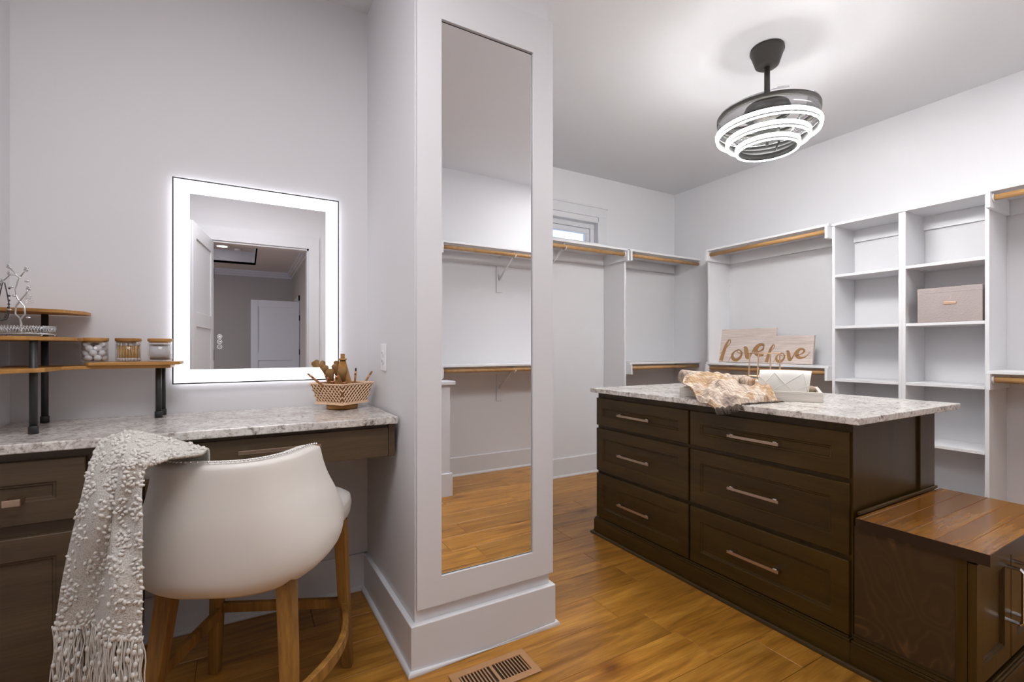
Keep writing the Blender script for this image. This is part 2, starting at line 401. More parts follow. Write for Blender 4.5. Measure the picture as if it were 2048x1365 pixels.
# shelving towers on the right wall
def tower(label, y0, y1, zs, share):
    t = thing('shelving_tower', label, 'shelving', (XR - .14, (y0 + y1) / 2, 0))
    put('side_panel', bx(PF, XR - .002, y0, y0 + .019, 0, SH_T - .018), 'shelf', t, bevel=.0015, seg=1)
    put('side_panel', bx(PF, XR - .002, y1 - .019, y1, 0, SH_T - .018), 'shelf', t, bevel=.0015, seg=1)
    for z in zs: put('shelf', bx(PF + .003, XR - .002, y0 + .019, y1 - .019, z - .019, z), 'shelf', t, bevel=.0015, seg=1)
    put('top_shelf', bx(PF - .012, XR - .002, y0, y1, SH_T - .018, SH_T), 'shelf', t, bevel=.0015, seg=1)
    put('back_cleat', bx(XR - .02, XR - .001, y0 + .019, y1 - .019, SH_T - .107, SH_T - .019), 'shelf', t)
    return t
YT0, YT1, YT2 = .963, 1.370, 1.783
ZS = [1.690, 1.322, .945, .570, .19]
tower('white open shelving tower left, left of the double divider, all its shelves empty', YT1, YT2, ZS, True)
tower('white open shelving tower holding the taupe storage box, right of the double divider', YT0, YT1, ZS, True)
# rod bays
def bay_R(y0, y1, z, where, hasleft=True, hasright=True, panelL=True):
    """rod bay on the right wall between y0 (near) and y1 (far)"""
    s = thing('closet_shelf', 'white closet shelf ' + where, 'shelf', (XR - .15, (y0 + y1) / 2, z))
    put('shelf_board', bx(XR - .33, XR - .002, y0, y1, z - .018, z), 'shelf', s, bevel=.0015, seg=1)
    put('back_cleat', bx(XR - .02, XR - .001, y0 + .02, y1 - .02, z - .107, z - .019), 'shelf', s)
    put('side_cleat', bx(XR - .345, XR - .02, y0 + .0005, y0 + .0195, z - .107, z - .0185), 'shelf', s, bevel=.0015, seg=1)
    put('side_cleat', bx(XR - .345, XR - .02, y1 - .0195, y1 - .0005, z - .107, z - .0185), 'shelf', s, bevel=.0015, seg=1)
    rz = z - .050; rx = XR - .305
    r = thing('closet_rod', 'round wooden hanging rod ' + where, 'rod', (rx, (y0 + y1) / 2, rz - .017))
    bm = BM(); tube(bm, [(rx, y0 + .021, rz), (rx, y1 - .021, rz)], .0165, 16); put('rod', bm, 'rod', r)
    for ya, yb in ((y0 + .0197, y0 + .028), (y1 - .028, y1 - .0197)):
        bm = BM(); tube(bm, [(rx, ya, rz), (rx, yb, rz)], .0225, 16); put('rod_socket', bm, 'outlet', r)
bay_R(YT2 + .0, YPB - .010, SH_T, 'above the love signs at the top of the right wall')
bay_R(YT2 + .0, YPB - .010, SH_L, 'under the love signs behind the island')
bay_R(YB + .01, YT0, SH_T, 'right of the box tower, at the top near the frame edge')
bay_R(YB + .01, YT0, SH_L, 'right of the box tower, lower one near the frame edge')
def bay_W(x0, x1, z, where, ywall=YW, d=-1, bracket=None, rodend=None):
    s = thing('closet_shelf', 'white closet shelf ' + where, 'shelf', ((x0 + x1) / 2, ywall + d * .15, z))
    def yb(a, b): a, b = ywall + d * a, ywall + d * b; return (min(a, b), max(a, b))
    put('shelf_board', bx(x0, x1, *yb(.002, .33), z - .018, z), 'shelf', s, bevel=.0015, seg=1)
    put('back_cleat', bx(x0 + .02, x1 - .02, *yb(.001, .02), z - .107, z - .019), 'shelf', s)
    put('side_cleat', bx(x0 + .0005, x0 + .0195, *yb(.02, .345), z - .107, z - .0185), 'shelf', s, bevel=.0015, seg=1)
    if rodend is None: put('side_cleat', bx(x1 - .0195, x1 - .0005, *yb(.02, .345), z - .107, z - .0185), 'shelf', s, bevel=.0015, seg=1)
    rz = z - .050; ry = ywall + d * .305
    r = thing('closet_rod', 'round wooden hanging rod ' + where, 'rod', ((x0 + x1) / 2, ry, rz - .017))
    xe = (x1 - .021) if rodend is None else rodend
    bm = BM(); tube(bm, [(x0 + .021, ry, rz), (xe, ry, rz)], .0165, 16); put('rod', bm, 'rod', r)
    for xa, xb in ((x0 + .0197, x0 + .028), (xe - .007, xe + .0012)):
        bm = BM(); tube(bm, [(xa, ry, rz), (xb, ry, rz)], .0225, 16); put('rod_socket', bm, 'outlet', r)
    if bracket is not None:
        for k, xb_ in enumerate(bracket):
            b = thing('shelf_bracket', 'white shelf and rod bracket ' + where + ('' if len(bracket) == 1 else ', bracket %s' % ('nearer the mirror view edge', 'farther along')[k]), 'bracket', (xb_, ywall + d * .01, z - .33))
            put('back_plate', bx(xb_ - .03, xb_ + .03, *yb(.0015, .014), z - .36, z - .108), 'trim', b, bevel=.002)
            bm = BM(); box(bm, xb_ - .004, xb_ + .004, *yb(.014, .3), z - .034, z - .0185); put('arm', bm, 'trim', b)
            bm = BM(); tube(bm, [(xb_, ywall + d * .014, z - .24), (xb_, ywall + d * .285, z - .05)], .009, 8); put('strut', bm, 'trim', b)
            bm = BM(); tube(bm, [(xb_, ywall + d * (.305 + .026 * math.cos(a)), rz + .026 * math.sin(a)) for a in [PI * (.55 + 1.4 * i / 10) for i in range(11)]], .006, 6); put('rod_hook', bm, 'trim', b)
bay_W(CX1 + .001, XPA - .0105, SH_T, 'below the high window', bracket=[2.30])
bay_W(XPA + .0105, XR - .002, SH_T, 'at the top of the corner bay', rodend=XR - .003)
bay_W(XPA + .0105, XR - .002, SH_L, 'low in the corner bay', rodend=XR - .003)
# rear wall bays (seen in the tall mirror)
XS = 1.395
bay_W(XS, XR - .36, SH_T, 'high on the rear wall, reflected in the tall mirror', YB, 1, bracket=[2.11])
bay_W(XS, XR - .36, SH_L - .012, 'low on the rear wall, reflected in the tall mirror', YB, 1, bracket=[2.11])
# low half wall and wall stub beside the entry
struct('wall_stub', bx(1.27, XS, YB, YB + .36, 0, H), 'wall')
hw = struct('trim_2', bx(1.27, XS + .008, YB + .36, -.19, 0, .875), 'trim')
put('cap', bx(1.25, XS + .045, YB + .36, -.165, .875, .905), 'trim', hw, bevel=.004)
put('plinth', bx(1.245, XS + .024, YB + .36, -.172, 0, .18), 'trim', hw, bevel=.003)

# ================================================================== TALL MIRROR ON COLUMN
t = thing('wall_mirror', 'tall narrow mirror in a wide flat white frame on the column', 'mirror', (.826, 1.63, .22))
bm = BM(); fx0, fx1, fz0, fz1, ox0, ox1, oz0, oz1 = .533, 1.121, .221, 2.53, .626, 1.024, .324, 2.373
box(bm, fx0, ox0, 1.619, 1.6365, fz0, fz1); box(bm, ox1, fx1, 1.619, 1.6365, fz0, fz1)
box(bm, ox0, ox1, 1.619, 1.6365, fz0, oz0); box(bm, ox0, ox1, 1.619, 1.6365, oz1, fz1)
bmesh.ops.remove_doubles(bm, verts=bm.verts, dist=1e-5)
put('frame', bm, 'trim', t)
put('mirror_glass', bx(ox0 + .002, ox1 - .004, 1.628, 1.632, oz0 + .004, oz1 - .006), 'mirror', t)
bm = BM(); rect_ring(bm, ox0 + .0002, ox1 - .0002, oz0 + .0002, oz1 - .0002, .005, 1.632, 1.6355); put('dark_edge', bm, 'blackm', t)

# ================================================================== VANITY MIRROR
t = thing('vanity_mirror', 'rectangular backlit vanity mirror with frosted glowing border and thin black edge', 'mirror', (.062, YV, 1.016))
vx0, vx1, vz0, vz1 = -.254, .379, 1.017, 1.849; yf = YV - .035
put('black_edge', (lambda b: (rect_ring(b, vx0, vx1, vz0, vz1, .0048, yf - .0015, YV - .022), b)[1])(BM()), 'blackm', t)
bm = BM(); rect_ring(bm, vx0 + .0048, vx1 - .0048, vz0 + .0048, vz1 - .0048, .0532, yf, yf + .004); put('light_border', bm, 'led', t)
put('mirror_glass', bx(vx0 + .058, vx1 - .058, yf, yf + .004, vz0 + .055, vz1 - .057), 'mirror', t)
put('backing', bx(vx0 + .02, vx1 - .02, yf + .005, YV - .004, vz0 + .02, vz1 - .02), 'outlet', t)
bm = BM(); rect_ring(bm, vx0 + .008, vx1 - .008, vz0 + .008, vz1 - .008, .010, YV - .020, YV - .012); put('back_light_strip', bm, 'ledback', t)
for k, z in enumerate((1.211, 1.1895, 1.168)):
    bm = BM(); X0 = -.093
    tube(bm, [(X0 + .0085 * math.cos(a), yf - .0006, z + .0085 * math.sin(a)) for a in [2 * PI * i / 20 for i in range(21)]], .0008, 6)
    if k == 0:
        for dz in (-.003, 0, .003): box(bm, X0 - .0045, X0 + .0045, yf - .0012, yf - .0002, z + dz - .0009, z + dz + .0009)
    elif k == 1:
        for s in (-1, 1):
            v = [bm.verts.new((X0 + s * .001, yf - .001, z + .0035)), bm.verts.new((X0 + s * .001, yf - .001, z - .0035)), bm.verts.new((X0 + s * .005, yf - .001, z))]; bm.faces.new(v)
    else:
        for i in range(8):
            a = i * PI / 4; tube(bm, [(X0 + .003 * math.cos(a), yf - .0008, z + .003 * math.sin(a)), (X0 + .005 * math.cos(a), yf - .0008, z + .005 * math.sin(a))], .0007, 5)
    put('touch_button', bm, 'icon', t)

# ================================================================== OUTLET
t = thing('power_outlet', 'white duplex power outlet on the side wall above the vanity counter', 'outlet', (.517, 2.03, 1.06))
def wx(y): return .517 + (.53 - .517) * (YV - y) / (YV - CY)
put('cover_plate', bx(wx(2.03) - .007, wx(2.03) + .001, 1.995, 2.068, 1.064, 1.182), 'outlet', t, bevel=.003)
for z in (1.105, 1.141):
    bm = BM(); tube(bm, [(wx(2.03) - .0095, 2.031, z), (wx(2.03) - .006, 2.031, z)], .0155, 16); f = put('receptacle', bm, 'outlet', t, bevel=.001)
    bm = BM(); box(bm, wx(2.03) - .0100, wx(2.03) - .0093, 2.0245, 2.0262, z - .003, z + .006); box(bm, wx(2.03) - .0100, wx(2.03) - .0093, 2.036, 2.0377, z - .003, z + .006); put('slot', bm, 'blackm', f)

# ================================================================== CABINET PARTS
def shaker(P, a0, a1, z0, z1, w=.055, th=.02, rec=.009):
    """P(a, n, z) -> world. Front with recessed panel, chamfered inner edge."""
    bm = BM()
    def ring(a0, a1, z0, z1, n): return [bm.verts.new(P(a, n, z)) for a, z in ((a0, z0), (a1, z0), (a1, z1), (a0, z1))]
    r = [ring(a0, a1, z0, z1, 0), ring(a0, a1, z0, z1, th - .002), ring(a0 + .002, a1 - .002, z0 + .002, z1 - .002, th),
         ring(a0 + w, a1 - w, z0 + w, z1 - w, th), ring(a0 + w + .003, a1 - w - .003, z0 + w + .003, z1 - w - .003, th - .004),
         ring(a0 + w + .008, a1 - w - .008, z0 + w + .008, z1 - w - .008, th - .0045), ring(a0 + w + .011, a1 - w - .011, z0 + w + .011, z1 - w - .011, th - rec)]
    bm.faces.new(r[0])
    for A, B in zip(r, r[1:]):
        for i in range(4): bm.faces.new((A[i], A[(i + 1) % 4], B[(i + 1) % 4], B[i]))
    bm.faces.new(r[-1]); return bm
def bar_pull(P, a0, a1, z, out=.03, vertical=False):
    bm = BM()
    def bb(x0, x1, n0, n1, zz0, zz1):
        v = [bm.verts.new(P(a, n, q)) for a in (x0, x1) for n in (n0, n1) for q in (zz0, zz1)]
        for f in ((0, 1, 3, 2), (4, 6, 7, 5), (0, 4, 5, 1), (2, 3, 7, 6), (0, 2, 6, 4), (1, 5, 7, 3)): bm.faces.new([v[i] for i in f])
    bb(a0, a1, out - .006, out, z - .006, z + .006)
    return bm, bb

# ---------------- island
IX0, IX1, IY0, IY1 = 1.94, 2.631, .87, 2.297
t = thing('drawer_island', 'dark brown closet island with six shaker drawers under a granite top', 'island', ((IX0 + IX1) / 2, 1.6, 0))
put('body', bx(IX0, IX1 - .012, IY0 + .004, IY1, .1, .8865), 'dark', t)
bm = BM(); box(bm, IX0 - .002, IX0 + .04, IY0, IY0 + .004, .1, .8865); put('corner_stile', bm, 'dark', t)
put('corner_post', bx(2.487, IX1, IY0 - .006, IY0 + .12, .1, .8865), 'dark', t, bevel=.002)
put('side_moulding', bx(IX0 + .01, IX1 + .004, IY0 - .016, IY0 - .0062, .549, .562), 'dark', t, bevel=.003)
PI_ = lambda a, n, z: (IX0 - n, a, z)
cols = [(1.592, 2.293), (.877, 1.580)]
zr = [(.683, .852), (.400, .664), (.110, .380)]
for (a0, a1) in cols:
    for (z0, z1) in zr:
        d = put('drawer', shaker(PI_, a0, a1, z0, z1, .058 if z1 - z0 < .2 else .060), 'darkx', t)
        ym = (a0 + a1) / 2; hw_ = .1225 if a0 > 1.5 else .1165
        zc = (z0 + z1) / 2
        if a0 > 1.5: h0, h1 = 1.827, 2.072
        else: h0, h1 = 1.118, 1.352
        bm, bb = bar_pull(PI_, h0, h1, zc, .055)
        hd = put('handle', bm, 'bronze', d, bevel=.001)
        for a in (h0 + .018, h1 - .018):
            bm, bb = bar_pull(PI_, a, a, zc); bm.free(); bm = BM()
            v = [bm.verts.new(PI_(q, n, z)) for q in (a - .008, a + .008) for n in (.02 - .009, .0488) for z in (zc - .0055, zc + .0095)]
            for f in ((0, 1, 3, 2), (4, 6, 7, 5), (0, 4, 5, 1), (2, 3, 7, 6), (0, 2, 6, 4), (1, 5, 7, 3)): bm.faces.new([v[i] for i in f])
            put('handle_post', bm, 'chrome', hd, bevel=.001)
# plinth with ogee cap; shared length of island, continues under the bench (separate piece)
def plinth(name, parent, x0, x1, y0, y1):
    bm = BM(); box(bm, x0, x1, y0, y1, 0, .088)
    box(bm, x0 + .003, x1 - .003, y0 + .003, y1 - .003, .088, .098); box(bm, x0 + .008, x1 - .008, y0 + .008, y1 - .008, .098, .105)
    return put(name, bm, 'darkx', parent, bevel=.002)
plinth('plinth', t, 1.912, IX1 + .012, .8700, IY1 + .012)
bm = BM(); tube(bm, [(1.904, .87, .003), (1.904, IY1 + .02, .003), (2.65, IY1 + .02, .003)], .0125, 10, True, False); put('shoe_moulding', bm, 'darkx', t)
# granite
bm = bx(1.885, 2.800, .828, 2.312, .887, .914)
o = put('granite_countertop', bm, 'granite', None, bevel=.004, seg=3); tag(o, 'speckled white and grey granite slab on top of the closet island', 'countertop')

# ---------------- bench
BY0 = .535
t = thing('bench_cabinet', 'low dark brown bench cabinet with two doors at the near end of the island', 'bench', (2.28, .7, 0))
put('body', bx(1.945, 2.62, .556, .8695, .1, .508), 'dark', t)
put('side_frame', (lambda b: (box(b, 1.93, 1.946, .556, .584, .106, .508), b)[1])(BM()), 'dark', t, bevel=.0015)
put('side_panel', bx(1.937, 1.946, .584, .866, .106, .508), 'figured', t)
put('bottom_moulding', (lambda b: (box(b, 1.920, 1.9375, .56, .866, .1045, .110), box(b, 1.928, 1.9375, .56, .866, .110, .117), b)[2])(BM()), 'darkx', t, bevel=.001)
plinth('plinth', t, 1.912, IX1 + .012, .522, .8698)
bm = BM(); tube(bm, [(1.904, .87, .003), (1.904, .514, .003), (2.65, .514, .003)], .0125, 10, True, False); put('shoe_moulding', bm, 'darkx', t)
PB = lambda a, n, z: (a, .555 - n, z)
for k, (a0, a1) in enumerate(((1.933, 2.238), (2.242, 2.615))):
    d = put('door', shaker(PB, a0, a1, .118, .500, .058, .02), 'dark', t)
    hx = 2.205 if k == 0 else 2.275
    bm = BM(); tube(bm, [(hx, .536, .435), (hx, .505, .435), (hx, .497, .427), (hx, .497, .265), (hx, .505, .257), (hx, .536, .257)], .0065, 8, True, False); hd = put('handle', bm, 'chrome', d)
# bench top
edges = [.502, .565, .632, .700, .772, .838, .853]
for a, b in zip(edges, edges[1:]):
    put('seat_board', bx(1.917, 2.652, a + .0002, b - .0002, .512, .548), 'bench_top', t, bevel=.0012, seg=1)

put('edge_shade_band', bx(1.9155, 1.917, .5005, .853, .512, .5475), 'edge', t); put('edge_shade_band', bx(1.917, 2.652, .5005, .5020, .512, .5475), 'edge', t)  # thin strips added so the edges look dark and unlit
# ---------------- vanity
DYF = 1.84
t = thing('vanity_cabinet', 'brown wooden base cabinet under the left end of the vanity counter', 'cabinet', (-.54, 2.05, 0))
put('body', bx(XL + .002, -.345, DYF, YV - .002, .09, .8685), 'desk', t)
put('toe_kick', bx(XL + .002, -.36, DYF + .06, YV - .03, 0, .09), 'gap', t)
PV = lambda a, n, z: (a, DYF - n, z)
d = put('drawer', shaker(PV, XL + .012, -.41, .664, .842, .063, .02), 'desk', t)
bm = BM(); box(bm, -.5765, -.5385, DYF - .050, DYF - .046, .725, .745); box(bm, -.5765, -.5725, DYF - .046, DYF - .010, .727, .743); box(bm, -.5425, -.5385, DYF - .046, DYF - .010, .727, .743)
put('handle', bm, 'bronze', d, bevel=.002)
put('door', shaker(PV, XL + .012, -.41, .105, .628, .063, .02), 'desk', t)
t = thing('desk_apron', 'slim brown drawer apron spanning the knee space under the vanity counter', 'drawer unit', (.1, 2.05, .735))
put('box', bx(-.343, .508, DYF + .001, YV - .03, .738, .8685), 'desk', t)
d = put('drawer_front', bx(-.335, .484, DYF - .018, DYF, .742, .853), 'desk', t, bevel=.0015)
put('end_stile', bx(.4865, .512, DYF - .012, DYF, .738, .8685), 'desk', t, bevel=.001)
bm = BM(); box(bm, -.02, .235, DYF - .052, DYF - .046, .808, .820); h_ = put('handle', bm, 'bronze', d, bevel=.001)
for a in (0, .215):
    put('handle_post', bx(a - .007, a + .007, DYF - .046, DYF - .017, .809, .819), 'chrome', h_)
o = put('vanity_countertop', bx(XL + .001, .5145, 1.795, YV - .001, .869, .897), 'granite', None, bevel=.004, seg=3); tag(o, 'speckled white and grey granite counter along the vanity wall', 'countertop')

# ================================================================== CEILING FAN LIGHT
FX, FY = 2.458, 1.517
t = thing('fan_light', 'grey ceiling fan light with three glowing white stacked rings', 'ceiling fan', (FX, FY, 2.22))
c = (FX, FY, 0)
bm = BM(); lathe(bm, [(0, H - .001), (.082, H - .001), (.085, H - .02), (.078, H - .035), (.058, H - .095), (.045, H - .105), (0, H - .105)], c, 32); put('canopy', bm, 'darkbronze', t)
bm = BM(); cyl(bm, c, .0145, 2.50, H - .1, 16); put('downrod', bm, 'darkbronze', t)
bm = BM(); lathe(bm, [(.015, 2.52), (.04, 2.50), (.105, 2.475), (.115, 2.45), (.115, 2.425), (0, 2.425)], c, 32); put('motor_housing', bm, 'fan_inner', t)
bm = BM(); lathe(bm, [(0, 2.425), (.065, 2.425), (.065, 2.36), (.05, 2.345), (0, 2.345)], c, 28); put('motor', bm, 'fan_metal', t)
bm = BM(); lathe(bm, [(.238, 2.410), (.25, 2.410), (.25, 2.432), (.238, 2.432)], c, 64, True); put('fan_ring', bm, 'darkbronze', t)
bm = BM(); lathe(bm, [(.2435, 2.353), (.2475, 2.353), (.2475, 2.410), (.2435, 2.410)], c, 64, True); put('acrylic_band', bm, 'acrylic', t)
for k in range(3):
    a0 = k * 2 * PI / 3 + .5; bm = BM()
    P = []
    for i in range(15):
        f = i / 14; a = a0 + f * 1.5; wd = .062 * math.sin(PI * min(f * 1.1 + .08, 1)) ** .6
        P.append((a, wd))
    tp = [bm.verts.new((FX + .245 * math.cos(a), FY + .245 * math.sin(a), 2.441)) for a, w_ in P]
    ti = [bm.verts.new((FX + (.245 - w_) * math.cos(a), FY + (.245 - w_) * math.sin(a), 2.452)) for a, w_ in P]
    for i in range(14): bm.faces.new((tp[i], tp[i + 1], ti[i + 1], ti[i]))
    put('blade', bm, 'acrylic', t, solid=.003)
tiers = [(.256, 2.318, 2.352), (.205, 2.276, 2.310), (.156, 2.234, 2.268)]
for r, z0, z1 in tiers:
    bm = BM(); lathe(bm, [(r - .003, z0 + .013), (r, z0 + .015), (r, z1 - .003), (r - .003, z1 - .002)], c, 72, True); lr = put('light_ring', bm, 'ring', t)
    bm = BM(); lathe(bm, [(r - .004, z0 + .000), (r - .013, z0 - .001), (r - .013, z0 + .003), (r - .004, z0 + .003)], c, 72, True); put('ring_diffuser', bm, 'ring', lr)
    bm = BM(); lathe(bm, [(r - .016, z0 + .0032), (r - .0045, z0 + .0032), (r - .0045, z1 + .003), (r - .016, z1 + .003)], c, 64, True); put('ring_channel', bm, 'fan_inner', lr)
for k in range(3):
    a = k * 2 * PI / 3 + .3; ca, sa = math.cos(a), math.sin(a)
    bm = BM(); tube(bm, [(FX + .24 * ca, FY + .24 * sa, 2.358), (FX + .15 * ca, FY + .15 * sa, 2.278)], .006, 8); tube(bm, [(FX + .24 * ca, FY + .24 * sa, 2.362), (FX + .06 * ca, FY + .06 * sa, 2.380)], .006, 8); put('spoke', bm, 'fan_inner', t)
bm = BM(); lathe(bm, [(0, 2.345), (.06, 2.345), (.06, 2.325), (.035, 2.305), (0, 2.305)], c, 24); tube(bm, [(FX, FY, 2.306), (FX, FY, 2.262)], [.006, .009], 8); put('crystal_pendant', bm, 'fan_inner', t)

# ================================================================== CORNER ORGANISER
t = thing('corner_shelf', 'three tier bamboo corner shelf on black legs on the vanity counter', 'organizer', (-.56, 2.2, .897))
def tier(pts, z): bm = BM(); prism(bm, pts, z, z + .012); put('tier_board', bm, 'bamboo', t, bevel=.0015, seg=1)
yb = YV - .012
tier([(XL + .004, yb), (XL + .004, 1.86), (-.60, 1.86), (-.535, 1.955), (-.535, 2.10), (-.47, 2.165), (-.245, 2.165), (-.245, yb)], 1.088)
tier([(XL + .004, yb), (XL + .004, 1.93), (-.60, 1.95), (-.535, 1.985), (-.495, 2.10), (-.495, yb)], 1.186)
tier([(XL + .004, yb), (XL + .004, 2.135), (-.60, 2.14), (-.545, 2.165), (-.505, 2.25), (-.505, yb)], 1.283)
for (x, y, z1) in ((-.568, 1.985, 1.186), (-.618, 2.262, 1.283), (-.288, 2.222, 1.088), (-.285, 2.300, 1.088), (XL + .03, 1.92, 1.186)):
    bm = BM(); cyl(bm, (x, y), .0098, .9075, z1 - .0002); l = put('leg', bm, 'black', t)
    bm = BM(); lathe(bm, [(0, 0), (.0125, 0), (.0125, .022), (.011, .024), (0, .024)], (x, y, .8975), 20); put('foot', bm, 'black', l)
o = put('bamboo_tray', (lambda b: (prism(b, [(-.475, 2.145), (-.225, 2.145), (-.215, 2.155), (-.215, 2.285), (-.225, 2.295), (-.475, 2.295), (-.485, 2.285), (-.485, 2.155)], 1.1002, 1.112), b)[1])(BM()), 'bamboo', None, bevel=.002, seg=2)
tag(o, 'thin bamboo board carrying the three glass jars', 'tray')
JR = .0385
jars = [(-.4705, 2.205), (-.377, 2.213), (-.283, 2.222)]
jl = ['glass jar of cotton balls with bamboo lid', 'glass jar of bamboo cotton swabs with bamboo lid', 'glass jar of cotton pads with bamboo lid']
for (x, y), lb in zip(jars, jl):
    j = thing('glass_jar', lb, 'jar', (x, y, 1.1123), 0, 'bamboo lidded glass jars on the vanity shelf')
    bm = BM(); lathe(bm, [(0, 1.1124), (JR - .004, 1.1124), (JR, 1.117), (JR, 1.187), (JR - .0022, 1.187), (JR - .0022, 1.118), (JR - .006, 1.1155), (0, 1.1155)], (x, y, 0), 32); put('glass_body', bm, 'glass', j)
    bm = BM(); lathe(bm, [(0, 1.1825), (JR - .003, 1.1825), (JR - .003, 1.1875), (JR + .0005, 1.1875), (JR + .0005, 1.199), (0, 1.199)], (x, y, 0), 32); put('lid', bm, 'bamboo', j, bevel=.0012)
rr = random.Random(3)
x, y = jars[0]
cb = None; spots = []
for lvl, z in enumerate((1.1275, 1.1445, 1.1615, 1.1745)):
    n = 6 if lvl < 3 else 3
    for k in range(n):
        a = k * 2 * PI / n + lvl * .55; spots.append((x + .0245 * math.cos(a), y + .0245 * math.sin(a), z + rr.uniform(-.0008, .0008)))
for i, s in enumerate(spots):
    if cb is None:
        bm = BM(); sphere(bm, (0, 0, 0), .0118, 12, 8)
        for v in bm.verts: v.co *= 1 + .06 * math.sin(v.co.x * 900) * math.cos(v.co.z * 700)
        cb = put('cotton_ball', bm, 'cotton'); o = cb
    else: o = cb.copy(); COL.objects.link(o)
    o.location = s; o.rotation_euler = (rr.random() * 3, rr.random() * 3, 0)
    tag(o, 'white cotton ball inside the left glass jar', 'cotton ball', 'cotton balls in the jar')
x, y = jars[1]; sw = None
for i in range(44):
    ang = i * 2.39996; rad = .0335 * math.sqrt((i + .5) / 44)
    if sw is None:
        root = thing('cotton_swab', '', 'cotton swab', (0, 0, 0), world=False)
        bm = BM(); tube(bm, [(0, 0, .004), (0, 0, .060)], .0012, 6); put('stick', bm, 'swab', root)
        for z in (.004, .060): bm = BM(); sphere(bm, (0, 0, z), .0034, 8, 6, (1, 1, 1.7)); put('cotton_tip', bm, 'cotton', root)
        sw = root; o = root
    else: o = dup(sw)
    o.location = (x + rad * math.cos(ang), y + rad * math.sin(ang), 1.1165); o.rotation_euler = (rr.uniform(-.05, .05), rr.uniform(-.05, .05), 0)
    tag(o, 'bamboo stick cotton swab standing in the middle glass jar', 'cotton swab', 'cotton swabs in the jar')
x, y = jars[2]; cp = None
for k, a0 in enumerate((-.4, .5, 1.6, 2.8)):
    ccx, ccy = x + .0155 * math.cos(a0 + k), y + .0155 * math.sin(a0 + k)
for k in range(4):
    dx = (-.0235, -.0078, .0078, .0235)[k]
    for i in range(9):
        if cp is None:
            bm = BM(); lathe(bm, [(0, -.0008), (.0285, -.0008), (.0300, 0), (.0285, .0008), (0, .0008)], (0, 0, 0), 20); cp = put('cotton_pad', bm, 'cotton'); o = cp
        else: o = cp.copy(); COL.objects.link(o)
        half = math.sqrt(max(.0355 ** 2 - .027 ** 2, 0))
        px_ = -.030 + (k * 9 + i) * .060 / 35
        s_ = min(1, math.sqrt(max(.0352 ** 2 - px_ ** 2, .0001)) / .0305)
        o.scale = (1, s_, 1)
        o.location = (x + px_, y, 1.1162 + .031); o.rotation_euler = (0, PI / 2, 0)
        tag(o, 'thin white cotton pad standing on edge in the right glass jar', 'cotton pad', 'cotton pads in the jar')

# jewellery dish and tree on the middle tier
jz = 1.1985
t = thing('jewelry_dish', 'silver filigree jewellery dish on the middle bamboo tier', 'dish', (-.60, 2.02, jz), R(-8), world=False)
a_, b_ = .062, .040
bm = BM(); box(bm, -a_, a_, -b_, b_, .006, .008); put('base_plate', bm, 'silver', t)
for p, q in (((-a_, -b_), (a_, -b_)), ((a_, -b_), (a_, b_)), ((a_, b_), (-a_, b_)), ((-a_, b_), (-a_, -b_))):
    bm = BM(); P = Vector((*p, 0)); Q = Vector((*q, 0)); L = (Q - P).length; n = int(L / .007)
    for z in (.010, .030): tube(bm, [P + Vector((0, 0, z)), Q + Vector((0, 0, z))], .0009, 6)
    for i in range(n + 1):
        c0 = P.lerp(Q, i / n)
        sphere(bm, c0 + Vector((0, 0, .0315)), .0016, 6, 4)
        if i < n:
            c1 = P.lerp(Q, (i + 1) / n)
            tube(bm, [c0 + Vector((0, 0, .010)), c1 + Vector((0, 0, .030))], .0006, 4); tube(bm, [c1 + Vector((0, 0, .010)), c0 + Vector((0, 0, .030))], .0006, 4)
    put('filigree_side', bm, 'silver', t)
for sx in (-1, 1):
    for sy in (-1, 1): bm = BM(); sphere(bm, (sx * (a_ - .004), sy * (b_ - .004), .0035), .0035, 8, 6); put('ball_foot', bm, 'silver', t)
t = thing('jewelry_tree', 'silver rose branch jewellery stand rising from the filigree dish', 'jewelry stand', (-.604, 2.014, jz + .008), 0, world=False)
def W2(u, z, d=0): return (u * .8686 + d * .4955, -u * .4955 + d * .8686, z)   # local frame of the branch plane
stem = [(0, 0), (0, .030), (-.003, .045), (.012, .062), (.010, .085), (-.012, .110), (-.018, .135), (-.010, .165), (-.002, .178)]
bm = BM(); tube(bm, [W2(u, z) for u, z in stem], [.003, .0028, .0026, .0024, .0024, .0024, .0022, .002, .0018], 8)
tube(bm, [W2(u, z) for u, z in [(-.003, .045), (-.018, .062), (-.016, .085), (-.002, .105), (.016, .125), (.022, .137)]], .0022, 8); put('stem', bm, 'silver', t)
br = [[(-.002, .178), (.006, .188), (.014, .197)], [(-.004, .172), (-.020, .188), (-.036, .205)], [(-.015, .182), (-.035, .183), (-.055, .165)]]
for b in br: bm = BM(); tube(bm, [W2(*p) for p in b], [.002, .0017, .0015], 8); put('branch', bm, 'silver', t)
for (u, z) in ((.016, .200), (-.038, .208), (-.057, .163), (.023, .141), (-.036, .187)):
    bm = BM()
    for k in range(7):
        a = k * 2.4; rr_ = .0015 + k * .0008; sphere(bm, W2(u + rr_ * math.cos(a), z + rr_ * math.sin(a), 0), .0036 - k * .0001, 7, 5, (1, .7, 1))
    put('rose', bm, 'silver', t)
for (u, z, s) in ((.012, .163, 1), (-.024, .145, -1), (-.030, .075, -1), (.016, .05, 1), (-.016, .118, -1)):
    bm = BM(); sphere(bm, W2(u + s * .006, z), .006, 8, 6, (1, .35, .5)); put('leaf', bm, 'silver', t)
bm = BM()
for k in range(3):
    tube(bm, [(-.653 + (k - 1) * .006 + .010 * math.sin(f * PI) * (1 if k > 1 else -1), 2.043 - k * .004, jz + .165 - .115 * math.sin(f * PI * .5) ) for f in [i / 8 for i in range(9)]], .0016, 5)
